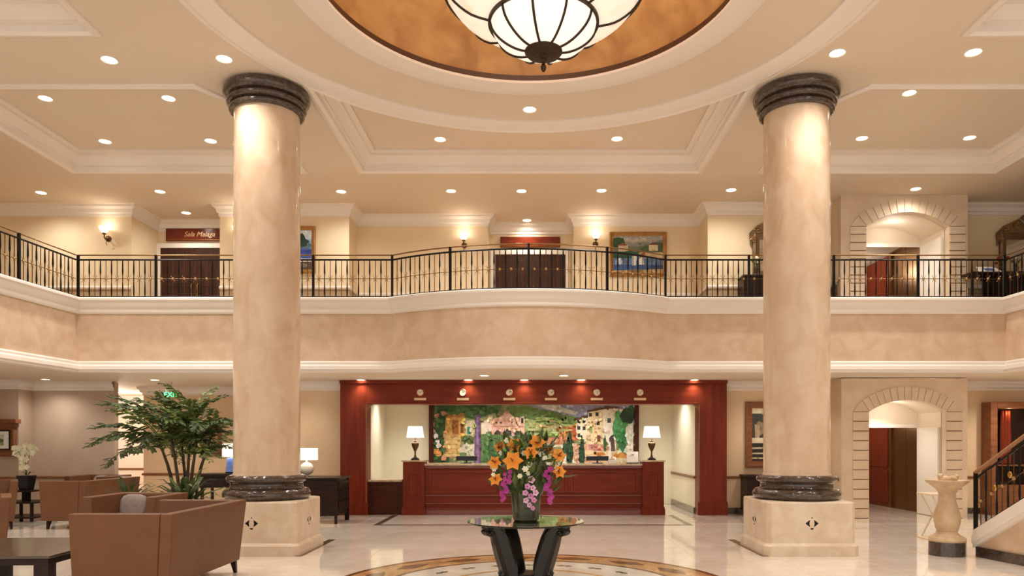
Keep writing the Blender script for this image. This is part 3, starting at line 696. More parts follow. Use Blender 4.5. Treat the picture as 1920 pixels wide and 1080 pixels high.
# ---- mural and paintings: coloured shapes on a flat canvas
def canvas(name, shapes, fx, fz, y, parent):
    m = MB(); cols = []; rg = random.Random(len(shapes)); base = len(shapes); dabs = []
    def inside(p, poly):
        r = False
        for i in range(len(poly)):
            (x1, y1), (x2, y2) = poly[i-1], poly[i]
            if (y1 > p[1]) != (y2 > p[1]) and p[0] < (x2-x1)*(p[1]-y1)/(y2-y1)+x1: r = not r
        return r
    xs = [p[0] for p in shapes[0][1]]; ys = [p[1] for p in shapes[0][1]]; x0, x1, y0, y1 = min(xs), max(xs), min(ys), max(ys)
    for q in range(1100 if base > 60 else 160):
        p = (rg.uniform(x0, x1), rg.uniform(y0, y1)); sz = (x1-x0)*rg.uniform(.002, .007)*(1 if base > 60 else 3)
        for c, pts in reversed(shapes):
            if inside(p, pts):
                if max(a[0] for a in pts)-min(a[0] for a in pts) < sz*5: break
                v = rg.uniform(.82, 1.2); h = [max(0, min(255, int(int(c[i:i+2], 16)*v*rg.uniform(.9, 1.1)))) for i in (0, 2, 4)]
                a = rg.uniform(0, 3.14); dabs.append(('%02x%02x%02x' % tuple(h), [(min(x1, max(x0, p[0]+sz*1.6*cos(t_)*cos(a)-sz*sin(t_)*sin(a))), min(y1, max(y0, p[1]+sz*1.6*cos(t_)*sin(a)+sz*sin(t_)*cos(a)))) for t_ in [i*1.047 for i in range(6)]]))
                break
    for k, (c, pts) in enumerate(list(shapes)+dabs):
        if k >= base: k = base+k % 6
        P = [(fx(p[0]), fz(p[1])) for p in pts]
        n0 = len(m.f)
        m.add([(p[0], y-.0004*k, p[1]) for p in P], tessellate_polygon([[Vector((p[0], p[1], 0)) for p in P]]))
        cols += [lin(c)]*(len(m.f)-n0)
    o = m.build(name, M['paint'], parent, ws=True, smooth=0, fix=False)
    a = o.data.color_attributes.new('Col', 'FLOAT_COLOR', 'CORNER')
    for p, c in zip(o.data.polygons, cols):
        for li in p.loop_indices: a.data[li].color = c
    return o
def rect(x0, y0, x1, y1): return [(x0, y0), (x1, y0), (x1, y1), (x0, y1)]
def oval(x, y, rx, ry, n=12, j=0.0): return [(x+rx*cos(2*pi*k/n)*(1+random.uniform(-j, j)), y+ry*sin(2*pi*k/n)*(1+random.uniform(-j, j))) for k in range(n)]
def cyp(x, y0, y1, w): return [(x, y0), (x+w*.7, y0+(y1-y0)*.35), (x+w, y0+(y1-y0)*.75), (x+w*.6, y1), (x-w*.6, y1), (x-w, y0+(y1-y0)*.75), (x-w*.7, y0+(y1-y0)*.35)]
mu = [('8d9467', rect(35, 20, 1845, 640)),
      ('9b9bb4', [(900, 20), (1845, 20), (1845, 200), (1300, 160), (1100, 110), (900, 60)]),
      ('d8d6d0', [(900, 20), (1060, 20), (1330, 110), (1300, 130), (1050, 80)]),
      ('6f8a4c', [(700, 60), (900, 60), (1100, 100), (1320, 150), (1320, 230), (900, 200), (700, 180)]),
      ('a9b878', [(860, 160), (1100, 200), (1320, 220), (1320, 330), (1000, 330), (860, 300)]),
      ('bfae78', [(900, 200), (1250, 235), (1300, 270), (1000, 250)]), ('8fa35c', [(960, 260), (1240, 285), (1260, 320), (980, 310)]),
      ('c58a52', [(1130, 250), (1330, 210), (1330, 360), (1180, 350)]), ('b5653a', [(1240, 240), (1330, 215), (1330, 350), (1260, 350)]),
      ('c98a66', rect(1060, 330, 1230, 390)), ('e9d9c0', rect(1080, 390, 1200, 410)),
      ('3e5a35', rect(35, 20, 200, 640)), ('4c6a3c', [(180, 40), (640, 40), (560, 130), (420, 170), (180, 130)]),
      ('c89a52', [(170, 120), (330, 110), (340, 330), (160, 330)]), ('9a5f2e', rect(225, 175, 280, 300)), ('7d4a24', rect(298, 210, 325, 290)), ('b07a3c', rect(175, 120, 330, 150)),
      ('d7b577', [(160, 310), (300, 310), (320, 500), (140, 500)]), ('c39a5c', rect(150, 345, 310, 353)), ('c39a5c', rect(150, 385, 310, 393)), ('c39a5c', rect(150, 425, 310, 433)), ('c39a5c', rect(145, 465, 315, 473)),
      ('cdbf98', rect(340, 180, 420, 330)), ('2f8a68', rect(355, 235, 385, 300)), ('5c7040', oval(360, 350, 60, 40, 12, .2)), ('cfc8b2', rect(295, 390, 420, 490)), ('5f7a48', oval(320, 480, 36, 22, 10, .2)),
      ('e8d2bc', [(480, 200), (580, 130), (600, 260), (480, 310)]),
      ('e8b9a4', [(570, 330), (570, 170), (640, 150), (705, 95), (770, 150), (860, 160), (860, 330)]),
      ('f0cdb9', [(640, 158), (705, 105), (765, 158)]), ('efe0d0', rect(820, 140, 860, 200)),
      ('4a3428', oval(612, 200, 9, 9)), ('4a3428', oval(652, 200, 9, 9)), ('4a3428', oval(752, 200, 9, 9)), ('4a3428', oval(792, 200, 9, 9)), ('4a3428', rect(830, 160, 850, 205)), ('b07c5c', rect(590, 228, 850, 236)),
      ('4d4a3c', [(595, 330), (595, 280), (620, 262), (645, 280), (645, 330)]), ('4d4a3c', [(672, 330), (672, 275), (710, 252), (745, 275), (745, 330)]), ('4d4a3c', [(768, 330), (768, 282), (800, 264), (832, 282), (832, 330)]),
      ('5f8048', [(480, 300), (900, 310), (900, 640), (480, 640)]), ('3f6236', cyp(565, 270, 600, 30)), ('456b3a', cyp(620, 300, 600, 34)), ('517a44', cyp(520, 320, 600, 30)), ('41683a', cyp(830, 270, 600, 30)), ('3b5c33', cyp(900, 260, 560, 40)), ('35552e', cyp(935, 230, 480, 16)), ('35552e', cyp(1005, 290, 500, 16)),
      ('6a4e72', [(430, 130), (470, 130), (480, 570), (415, 570)]), ('8a6c8c', [(440, 140), (455, 140), (462, 560), (432, 560)]),
      ('e9dcc0', [(1310, 160), (1420, 150), (1420, 400), (1310, 330)]), ('5b3a2a', [(1290, 165), (1420, 135), (1420, 155), (1300, 180)]),
      ('e6cfa2', [(1420, 90), (1550, 80), (1550, 400), (1400, 400)]), ('f4ead6', [(1550, 70), (1680, 70), (1660, 460), (1550, 330)]), ('704838', [(1400, 95), (1560, 55), (1690, 60), (1690, 75), (1560, 80), (1410, 110)])]
for x_, yy in ((1335, 190), (1382, 188), (1335, 245), (1382, 248), (1437, 130), (1495, 125), (1505, 205), (1338, 310)): mu.append(('33302c', rect(x_-13, yy-16, x_+13, yy+16)))
mu += [('4a5f58', rect(1585, 160, 1618, 200)), ('6c4428', rect(1497, 310, 1525, 370)), ('8a9a58', oval(1440, 260, 16, 40, 10, .2)),
       ('d9b08c', [(1280, 380), (1600, 400), (1600, 640), (1180, 640)]), ('c98c82', rect(1420, 390, 1560, 440)), ('e3c79c', [(1390, 440), (1700, 450), (1700, 520), (1390, 520)]), ('c47f3c', oval(1520, 475, 50, 16, 10, .2)),
       ('efe9dc', [(1205, 370), (1230, 470), (1330, 565), (1170, 565), (1190, 470)]), ('5b4a44', [(1600, 330), (1640, 300), (1655, 450), (1610, 450)]), ('e6e0d4', [(1590, 400), (1612, 360), (1625, 520), (1590, 520)]),
       ('2c4a30', cyp(1255, 260, 550, 34)), ('2c4a30', cyp(1360, 290, 565, 30)), ('3a5a36', cyp(1565, 300, 450, 14)), ('32502f', cyp(1210, 350, 470, 18)),
       ('e9e2d2', rect(1690, 80, 1812, 460)), ('4f9a5c', oval(1700, 250, 60, 140, 16, .25)), ('66b074', oval(1680, 190, 40, 80, 12, .3)), ('3c7a48', oval(1720, 360, 40, 90, 12, .3)), ('2f4636', oval(1765, 140, 60, 70, 14, .3)), ('3a5a40', oval(1790, 90, 40, 40, 10, .3)),
       ('c98a4a', oval(1700, 490, 60, 30, 10, .3)), ('d8c49c', rect(1640, 510, 1812, 560))]
for k in range(26): mu.append((random.choice(['2f4a2a', '56703f', '3c5630', 'b98a70']), oval(random.uniform(55, 160), random.uniform(60, 560), random.uniform(12, 34), random.uniform(14, 34), 8, .3)))
for a, b in ((95, 370), (85, 320), (105, 400)): mu.append(('efe6dc', oval(a, b, 24, 26, 8, .3)))
for a, b in ((85, 450), (110, 470), (150, 510)): mu.append((random.choice(['d08a66', 'd99a4a']), oval(a, b, 28, 26, 8, .3)))
for k in range(30): mu.append((random.choice(['3c5a34', '587a48', '4a6a3c']), oval(random.uniform(190, 640), random.uniform(45, 120), random.uniform(14, 36), random.uniform(10, 22), 8, .35)))
for k in range(16): mu.append((random.choice(['7d9a58', 'b9c088', '98a860', 'c9a670']), oval(random.uniform(920, 1280), random.uniform(150, 310), random.uniform(30, 70), random.uniform(5, 10), 8, .3)))
YM = 20.62
mt = thing('wall_mural', 'wide painted mural of hill villas and cypresses behind the reception desk', 'mural', (0, YM, 1))
canvas('canvas', mu, lambda u: X(800+u/4.683, YM), lambda v: Z(750+v/4.683, YM), YM, mt)
xa, xb = X(806, YM), X(1196, YM)
MB().box(xa, xb, YM+.005, 20.695, .9, 2.95).build('backing', M['mahogany_dark'], mt, ws=True, smooth=0)
for a, b in ((xa-.02, xa+.1), (xb-.1, xb+.02)):
    MB().box(a, b, YM-.09, YM+.03, .85, 3.0).build('side_frame', M['mahogany_dark'], mt, ws=True, smooth=0, bevel=.01)
MB().box(xa-.02, xb+.02, YM-.09, YM+.03, 2.86, 3.02).build('top_frame', M['mahogany_dark'], mt, ws=True, smooth=0, bevel=.01)

def frame_picture(name, label, x0, x1, z0, z1, y, fw, shapes, mfr, u=100, v=100, depth=.05):
    t = thing(name, label, 'picture', ((x0+x1)/2, y, z0))
    canvas('canvas', shapes, lambda a: x0+fw+(x1-x0-2*fw)*a/u, lambda b: z1-fw-(z1-z0-2*fw)*b/v, y-.012, t)
    xm, zm = (x0+x1)/2, (z0+z1)/2
    MB().sweep([(x0, z0), (x1, z0), (x1, z1), (x0, z1)], [(0, 0), (0, depth), (fw*.3, depth*1.2), (fw*.7, depth*.6), (fw, depth*.5), (fw, 0)], closed=True).xf(Matrix.Translation((0, y, 0)) @ Matrix.Rotation(pi/2, 4, 'X')).build('frame', mfr, t, ws=True, smooth=25)
    MB().box(x0+.02, x1-.02, y-.008, y, z0+.02, z1-.02).build('backing', M['walnut'], t, ws=True, smooth=0)
    return t
gold = mat('worn gilt frame', '9a6a34', 'b5854a', 8, .4, metal=.4)
pr = [('8f9088', rect(0, 0, 100, 100)), ('a8a49a', rect(0, 0, 100, 18)), ('b9b0a4', oval(40, 10, 35, 5)), ('6f7a66', [(0, 14), (20, 24), (50, 30), (100, 10), (100, 45), (0, 45)]), ('4c5f42', [(55, 34), (80, 18), (100, 20), (100, 45), (55, 45)]),
      ('34502e', oval(8, 18, 14, 16, 10, .2)), ('c9b79a', rect(10, 26, 30, 42)), ('8a4a30', [(8, 26), (20, 18), (32, 26)]), ('d6c8a8', rect(72, 24, 90, 40)), ('7a3c28', [(70, 24), (82, 18), (92, 24)]),
      ('274a3c', [(0, 42), (60, 44), (40, 60), (0, 70)]), ('2f5a46', oval(30, 50, 22, 10, 10, .3)), ('c8b088', [(50, 46), (100, 44), (100, 62), (60, 56)]), ('8c5a3c', rect(55, 46, 64, 54)),
      ('5a7390', rect(0, 60, 100, 100)), ('3d5c8c', rect(0, 78, 100, 92)), ('d8dcd8', [(38, 55), (48, 50), (46, 80), (38, 80)]), ('e6e2d6', [(52, 62), (60, 56), (62, 78), (52, 78)]), ('8aa0bc', rect(4, 66, 20, 78)), ('2c4064', rect(76, 80, 100, 92)), ('cfd4dc', rect(8, 60, 16, 76)), ('b79a68', [(0, 94), (100, 90), (100, 100), (0, 100)]), ('7f6a48', oval(45, 95, 14, 5))]
frame_picture('framed_painting', 'gilt framed harbour painting on the upper wall right of the central doors', X(1143, 18.25), X(1250, 18.25), Z(518, 18.25), Z(435, 18.25), 18.29, .09, pr, gold)
pl = [('9db2cc', rect(0, 0, 100, 100)), ('c8d2da', rect(0, 0, 100, 22)), ('5f7a8a', oval(60, 40, 40, 14, 10, .2)), ('2f4a38', oval(70, 28, 20, 18, 10, .3)), ('2c3f3c', oval(76, 20, 8, 12, 8, .3)), ('4a64b0', rect(0, 46, 100, 72)), ('3a50a0', rect(30, 50, 100, 60)), ('dcd8ca', rect(0, 72, 100, 80)), ('5a4a40', rect(0, 80, 100, 100)), ('8a7a68', oval(70, 90, 20, 6))]
frame_picture('framed_painting', 'tall lake painting in gilt frame, half hidden behind the left column', -6.15, -5.06, Z(512, 17.45), Z(424, 17.45), 17.49, .09, pl, gold)

# ---- upstairs doors and signs
def double_door(x0, x1, y, ztop, label, n):
    t = thing('double_door', label, 'door', ((x0+x1)/2, y, ZD)); fw = .12
    MB().box(x0-fw, x0, y-.05, y, ZD, ztop+fw).box(x1, x1+fw, y-.05, y, ZD, ztop+fw).box(x0, x1, y-.05, y, ztop, ztop+fw).build('door_frame', M['white'], t, ws=True, smooth=0, bevel=.006)
    xm = (x0+x1)/2
    for a, b, s in ((x0, xm-.004, 1), (xm+.004, x1, -1)):
        l = MB().box(a, b, y-.035, y, ZD, ztop).build('door_leaf', M['door_wood'], t, ws=True, smooth=0)
        for zz in ((ZD+.2, ZD+.85), (ZD+1.05, ztop-.15)):
            MB().box(a+.12, b-.12, y-.045, y-.03, *zz).build('door_panel', M['door_wood'], t, ws=True, smooth=0, bevel=.008)
        hx = b-.07 if s > 0 else a+.07
        MB().tube([(hx, y-.04, ZD+.75), (hx, y-.09, ZD+.78), (hx, y-.09, ZD+1.1), (hx, y-.04, ZD+1.13)], .014, 8).build('door_handle', M['brass'], t, ws=True)
    return t
double_door(-9.3, -7.56, 18.74, Z(466, 18.75), 'dark wooden double door in the left upstairs recess under the red sign', 5)
double_door(-.93, .86, 18.99, Z(478, 19), 'dark wooden double door in the central upstairs recess', 6)
def sign(x0, x1, z0, z1, y, label, text=None):
    t = thing('door_sign', label, 'sign', ((x0+x1)/2, y, z0))
    MB().box(x0, x1, y-.04, y, z0, z1).build('board', M['sign_red'], t, ws=True, smooth=0, bevel=.006)
    MB().box(x0+.03, x1-.03, y-.047, y-.039, z0+.025, z0+.037).build('gilt_line', M['brass'], t, ws=True, smooth=0)
    if text:
        letters(text, (z1-z0)*.56, M['pale_brass'], t, (.1, -.046, (z1-z0)*.53), .35)
    return t
sign(X(313, 18.75), X(424, 18.75), Z(453, 18.75), Z(430, 18.75), 18.73, 'red wooden sign with gilt script above the left upstairs door', 'Sala Malaga')
sign(X(938, 19), X(1050, 19), Z(465, 19), Z(445, 19), 18.98, 'plain red wooden sign board above the central upstairs door')
# ---- sconces
def sconce(x, y, z, label):
    t = thing('wall_sconce', label, 'sconce', (x, y, z), group='upper wall sconces')
    MB().lathe([(0, 0), (.07, 0), (.07, .015), (.04, .03), (0, .035)], seg=20).xf(Matrix.Translation((0, 0, -.12)) @ Matrix.Rotation(pi/2, 4, 'X')).build('wall_plate', M['bronze_bar'], t)
    MB().tube([(0, -.02, -.12), (0, -.1, -.17), (0, -.17, -.14), (0, -.18, -.05)], .014, 8).tube([(0, -.09, -.165), (0, -.1, -.24), (0, -.07, -.29)], .008, 6).build('arm', M['bronze_bar'], t)
    MB().lathe([(.0, -.06), (.05, -.055), (.03, -.03)], (0, -.18, 0), 16).build('cup', M['bronze_bar'], t)
    MB().lathe([(.03, -.03), (.075, .0), (.1, .06), (.115, .11), (.105, .11), (.065, .005), (.02, -.02)], (0, -.18, 0), 24).build('glass_shade', M['sconce_glass'], t)
    lamp('sconce_bulb', 'POINT', (0, -.18, .16), 2.5, WARM, t, r=.04)
sconce(X(199, 17.4), YU, Z(436, 17.4), 'lit glass sconce left of the left upstairs door recess')
sconce(X(447, 17.4), YU, Z(436, 17.4), 'lit glass sconce just peeping past the left column')
sconce(X(870, 18.2), 18.3, Z(449, 18.2), 'lit glass sconce left of the central upstairs doors')
sconce(X(1117, 18.2), 18.3, Z(447, 18.2), 'lit glass sconce right of the central upstairs doors')

# ---- ornate mirrors and consoles upstairs
def ornate_mirror(x, label):
    t = thing('ornate_mirror', label, 'mirror', (x, 17.39, 5.58))
    w, h = .6, .94
    MB().box(-w, w, -.02, 0, 0, h).build('glass', M['mirror'], t, smooth=0)
    MB().sweep([(-w-.14, -.05), (w+.14, -.05), (w+.14, h+.06), (-w-.14, h+.06)], [(0, 0), (0, .06), (.05, .09), (.1, .05), (.16, .03), (.16, 0)], closed=True).xf(Matrix.Rotation(pi/2, 4, 'X')).build('frame', M['walnut_gilt'], t, smooth=25)
    m = MB(); P = [(-w-.2, h-.25), (-w-.22, h+.05), (-w-.05, h+.22), (-w+.3, h+.38), (-.12, h+.52), (0, h+.58), (.12, h+.52), (w-.3, h+.38), (w+.05, h+.22), (w+.22, h+.05), (w+.2, h-.25), (w+.1, h), (w, h+.06), (-w, h+.06), (-w-.1, h)]
    m.xz(P, -.07, -.01).build('crest', M['walnut_gilt'], t, smooth=0, bevel=.012)
    m = MB()
    for s in (-1, 1):
        for c_, r_ in (((s*.14, h+.3), .11), ((s*.4, h+.22), .1), ((s*(w+.02), h+.1), .1), ((s*(w+.13), h-.12), .07)):
            m.tube([(c_[0]+r_*(1-k/16)*cos(k*.7)*s, -.085, c_[1]+r_*(1-k/16)*sin(k*.7)) for k in range(14)], .02, 5)
    m.blob((0, -.09, h+.42), .08, .04, .1)
    m.build('carved_scrolls', M['scroll_gold'], t, smooth=60)
M['walnut_gilt'] = mat('carved gilded wood', '6e563c', '8e7454', 3, .4, metal=.3)
ornate_mirror(X(1405, 17.35)+.82, 'ornate carved mirror upstairs, half hidden behind the right column')
ornate_mirror(X(1868, 17.35)+.82, 'ornate carved mirror upstairs at the far right beyond the stone arch')
def console(x0, x1, label, zt=.95):
    t = thing('console_chest', label, 'chest', ((x0+x1)/2, 17.15, ZD))
    MB().box(x0, x1, 16.9, 17.34, ZD+.08, ZD+zt-.04).build('body', M['dark_wood'], t, ws=True, smooth=0, bevel=.006)
    MB().box(x0-.03, x1+.03, 16.87, 17.36, ZD+zt-.04, ZD+zt).build('top', M['dark_wood'], t, ws=True, smooth=0, bevel=.006)
    n = 3; 
    for k in range(n):
        a = x0+(x1-x0)*k/n
        d_ = MB().box(a+.02, a+(x1-x0)/n-.02, 16.88, 16.91, ZD+.14, ZD+zt-.1).build('drawer_front', M['dark_wood'], t, ws=True, smooth=0, bevel=.006)
    for a in (x0+.05, x1-.05):
        for b in (16.95, 17.29): MB().box(a-.03, a+.03, b-.03, b+.03, ZD, ZD+.08).build('foot', M['dark_wood'], t, ws=True, smooth=0)
console(X(1393, 17), X(1393, 17)+1.9, 'dark wooden chest upstairs below the mirror beside the right column')
console(X(1858, 17), X(1858, 17)+2.0, 'dark wooden chest upstairs below the far right mirror')
def figurine(x, label, mats, z=ZD+.95):
    t = thing('ornament', label, 'ornament', (x, 17.05, z))
    MB().lathe([(0, 0), (.07, 0), (.05, .03), (.03, .06), (.05, .14), (.055, .2), (.03, .25), (.0, .25)], seg=16).build('vase', M[mats[0]], t)
    m = MB(); random.seed(int(x*100))
    for k in range(9):
        a, r_ = random.uniform(0, 6.28), random.uniform(.02, .14)
        m.blob((r_*cos(a), r_*sin(a)*.6, .3+random.uniform(0, .16)), .035, .035, .03, 7, 5)
    m.build('blooms', M[mats[1]], t)
    m = MB()
    for k in range(7):
        a = k*.9; m.tube([(0, 0, .2), (.06*cos(a), .06*sin(a), .33), (.14*cos(a), .1*sin(a), .4)], [.008, .014, .003], 4)
    m.build('leaves', M['leaf_dark'], t)
figurine(X(1417, 17.05), 'small vase of pale flowers on the chest beside the right column', ('pot', 'white_petal'))
figurine(X(1880, 17.05), 'vase of red flowers on the far right upstairs chest', ('pot', 'red'))
figurine(X(1905, 17.05), 'vase of white flowers on the far right upstairs chest', ('pot', 'white_petal'))
t = thing('side_table', 'slender dark side table upstairs holding an open booklet', 'table', (X(1843, 16.6), 16.6, ZD))
MB().box(-.4, .4, -.25, .25, .86, .9).build('tabletop', M['dark_wood'], t, smooth=0, bevel=.006)
MB().box(-.36, .36, -.2, .2, .3, .33).build('shelf', M['dark_wood'], t, smooth=0)
for a in (-.36, .36):
    for b in (-.21, .21): MB().box(a-.02, a+.02, b-.02, b+.02, 0, .86).build('leg', M['dark_wood'], t, smooth=0)
t = thing('open_booklet', 'open white booklet with blue print on the upstairs side table', 'booklet', (X(1852, 16.5), 16.5, ZD+.9))
MB().hexa([(-.26, -.12, .0), (.26, -.12, .0), (.26, -.1, .0), (-.26, -.1, .0)], [(-.19, .1, .16), (.19, .1, .16), (.19, .12, .16), (-.19, .12, .16)]).build('pages', M['paper'], t, smooth=0)
MB().hexa([(-.1, -.09, .035), (.12, -.09, .035), (.12, -.085, .035), (-.1, -.085, .035)], [(-.08, .055, .125), (.1, .055, .125), (.1, .06, .125), (-.08, .06, .125)]).build('blue_print', M['blue_glass'], t, smooth=0)

# ================================================================== LOUNGE
def sofa(name, label, W, Dp, loc, rz, group=None, H=.95, pillow=None):
    t = thing(name, label, 'sofa' if W > 1.3 else 'armchair', loc, rz, group)
    th, tp, z0 = .13, .07, .16
    def slab(nm, x0, x1, y0, y1, ix0=0, ix1=0, iy0=0, iy1=0):
        MB().hexa([(x0+ix0, y0+iy0, z0), (x1-ix1, y0+iy0, z0), (x1-ix1, y1-iy1, z0), (x0+ix0, y1-iy1, z0)], [(x0, y0, H), (x1, y0, H), (x1, y1, H), (x0, y1, H)]).build(nm, M['leather'], t, smooth=0, bevel=.014)
    slab('backrest', -W/2, W/2, Dp/2-th, Dp/2, tp, tp, -tp, tp)
    slab('arm', -W/2, -W/2+th, -Dp/2, Dp/2-th-.001, tp, -tp, 0, tp)
    slab('arm', W/2-th, W/2, -Dp/2, Dp/2-th-.001, -tp, tp, 0, tp)
    MB().box(-W/2+th+.0, W/2-th, -Dp/2+.09, Dp/2-th-.07, .17, .3).build('seat_base', M['leather_dark'], t, smooth=0, bevel=.01)
    n = 2 if W > 1.3 else 1; w = (W-2*th-.02)/n
    for k in range(n):
        MB().box(-W/2+th+.01+k*w+.004, -W/2+th+.01+(k+1)*w-.004, -Dp/2+.06, Dp/2-th-.02, .3, .47).build('seat_cushion', M['leather_dark'], t, smooth=0, bevel=.035)
    for sx in (-1, 1):
        for sy in (-1, 1):
            x, y = sx*(W/2-tp-.06), sy*(Dp/2-tp-.06); q = .035
            MB().hexa([(x-.018+sx*.02, y-.018+sy*.02, 0), (x+.018+sx*.02, y-.018+sy*.02, 0), (x+.018+sx*.02, y+.018+sy*.02, 0), (x-.018+sx*.02, y+.018+sy*.02, 0)],
                      [(x-q, y-q, .17), (x+q, y-q, .17), (x+q, y+q, .17), (x-q, y+q, .17)]).build('leg', M['dark_wood'], t, smooth=0)
    return t
sofa('loveseat', 'tan leather loveseat in front of the left column, its back turned to the open floor', 2.05, 1.1, (-4.32, 8.86, 0), -pi/2)
sofa('loveseat', 'tan leather loveseat beyond, with its back to the palm', 2.05, .92, (-9.17, 15.6, 0), -pi/2)
sofa('armchair', 'tan leather armchair cut off by the left edge beyond the coffee table', 1.0, 1.0, (-7.87, 10.42, 0), R(35))
sofa('armchair', 'tan leather armchair with a mauve pillow behind the front loveseat', 1.02, 1.0, (-5.7, 10.8, 0), 0)
sofa('armchair', 'tan leather armchair against the beige wall behind the far loveseat', 1.02, .95, (-10.0, 17.25, 0), 0)
sofa('armchair', 'tan leather armchair at the left edge beside the orchid stand', 1.0, .95, (-10.75, 14.75, 0), R(35))
def pillow(x, y, z, label, rz=0):
    o = MB().blob((0, 0, 0), .2, .08, .2, 16, 10, .6).xf(Matrix.Rotation(R(-14), 4, 'X')).build('throw_pillow', M['pillow'], smooth=60)
    o.location = (x, y, z); o.rotation_euler = (0, 0, rz); tag(o, label, 'pillow')
pillow(-5.88, 11.03, .74, 'mauve grey throw pillow against the back of the near armchair')
pillow(-10.05, 17.45, .74, 'mauve grey throw pillow on the armchair by the beige wall')
# coffee table
t = thing('coffee_table', 'low black coffee table with inset glass top before the loveseat', 'table', (-5.9, 8.65, 0), R(4))
MB().box(-.72, .72, -.78, .78, .40, .47).build('apron', M['dark_wood'], t, smooth=0, bevel=.006)
MB().box(-.74, .74, -.8, .8, .47, .5).build('tabletop', M['table_top'] if 'table_top' in M else mat('smoked table top', '4a4036', '564a3e', 3, .12), t, smooth=0, bevel=.006)
for a in (-.64, .64):
    for b in (-.7, .7): MB().box(a-.075, a+.075, b-.075, b+.075, 0, .4).build('leg', M['dark_wood'], t, smooth=0)
# etagere with orchid
ex, ey = -11.1, 16.4
t = thing('etagere', 'black open side table with two shelves beside the far loveseat', 'side table', (ex, ey, 0))
for z, w in ((.66, .26), (.42, .42), (.1, .42)): MB().box(-w, w, -w, w, z-.03, z).build('shelf', M['dark_wood'], t, smooth=0)
for a in (-.36, .36):
    for b in (-.36, .36): MB().box(a-.025, a+.025, b-.025, b+.025, 0, .39).build('leg', M['dark_wood'], t, smooth=0)
MB().box(-.06, .06, -.06, .06, .42, .63).build('riser', M['dark_wood'], t, smooth=0)
def flower(m, c, r, n=5, up=Vector((0, -1, .2)), cup=.25, wd=.5):
    """open flower with n petals facing 'up'"""
    q = up.normalized().to_track_quat('Z', 'Y').to_matrix().to_4x4()
    T = Matrix.Translation(c) @ q
    for k in range(n):
        a = 2*pi*k/n; d = Vector((cos(a), sin(a), 0)); e = Vector((-sin(a), cos(a), 0))
        P = [Vector((0, 0, 0)), d*r*.5+e*r*wd*.6+Vector((0, 0, r*cup)), d*r+Vector((0, 0, r*cup*.7)), d*r*.5-e*r*wd*.6+Vector((0, 0, r*cup)), d*r*.55+Vector((0, 0, r*cup*.6))]
        m.add([T @ p for p in P], [(0, 1, 4), (4, 1, 2), (0, 4, 3), (4, 2, 3)])
    return m
random.seed(3)
t = thing('orchid_pot', 'white orchid in a square black pot on the side table', 'plant', (ex, ey, .66))
MB().hexa([(-.1, -.1, 0), (.1, -.1, 0), (.1, .1, 0), (-.1, .1, 0)], [(-.14, -.14, .32), (.14, -.14, .32), (.14, .14, .32), (-.14, .14, .32)]).build('pot', M['black'], t, smooth=0, bevel=.008)
for k in range(3):
    P = [(0, 0, .3), (-.03+.04*k, -.03, .6), (-.14+.13*k, -.05, .85), (-.22+.2*k, -.06, .78+.05*k)]
    MB().tube(P, .006, 5).build('stem', M['leaf_dark'], t)
    for j in range(7):
        f = j/6; x_ = -.03+.04*k+(-.19+.16*k)*f+random.uniform(-.06, .06)
        flower(MB(), Vector((x_, -.06+random.uniform(-.05, .05), .5+.42*sin(f*2.4)+random.uniform(-.05, .05))), .075, 5, wd=.9).build('bloom', M['white_petal'], t, smooth=0)
m = MB()
for k in range(5):
    a = k*1.3; m.add([(0, 0, .3), (.1*cos(a+.3), .1*sin(a+.3), .4), (.22*cos(a), .22*sin(a), .38), (.1*cos(a-.3), .1*sin(a-.3), .4)], [(0, 1, 2, 3)])
m.build('leaf', M['leaf_dark'], t, smooth=0)
# wooden overmantel with picture at far left
t = thing('overmantel', 'brown wooden overmantel with cornice on the chimney breast at far left', 'mantel', (-12.9, 17.39, 0))
MB().box(-13.95, -12.0, 17.28, 17.39, Z(852, 17.3), Z(790, 17.3)).build('panel', M['walnut'], t, ws=True, smooth=0)
MB().box(-13.98, -11.89, 17.2, 17.39, Z(794, 17.3), Z(786, 17.3)).box(-13.98, -11.94, 17.24, 17.39, Z(800, 17.3), Z(794, 17.3)).build('cornice', M['walnut'], t, ws=True, smooth=0, bevel=.008)
MB().box(-13.98, -11.94, 17.24, 17.39, Z(856, 17.3), Z(849, 17.3)).build('shelf_moulding', M['walnut'], t, ws=True, smooth=0, bevel=.008)
g2 = [('c9c6b8', rect(0, 0, 100, 100)), ('efece4', rect(0, 0, 100, 100)), ('8f9a84', rect(18, 18, 82, 82)), ('b9c0b4', rect(18, 18, 82, 45)), ('5f7050', oval(70, 55, 12, 14)), ('a89a78', rect(18, 64, 82, 82))]
frame_picture('framed_print', 'small landscape print with white mount on the overmantel', -12.75, -12.06, Z(844, 17.25), Z(806, 17.25), 17.275, .035, g2, M['dark_wood'], depth=.02)
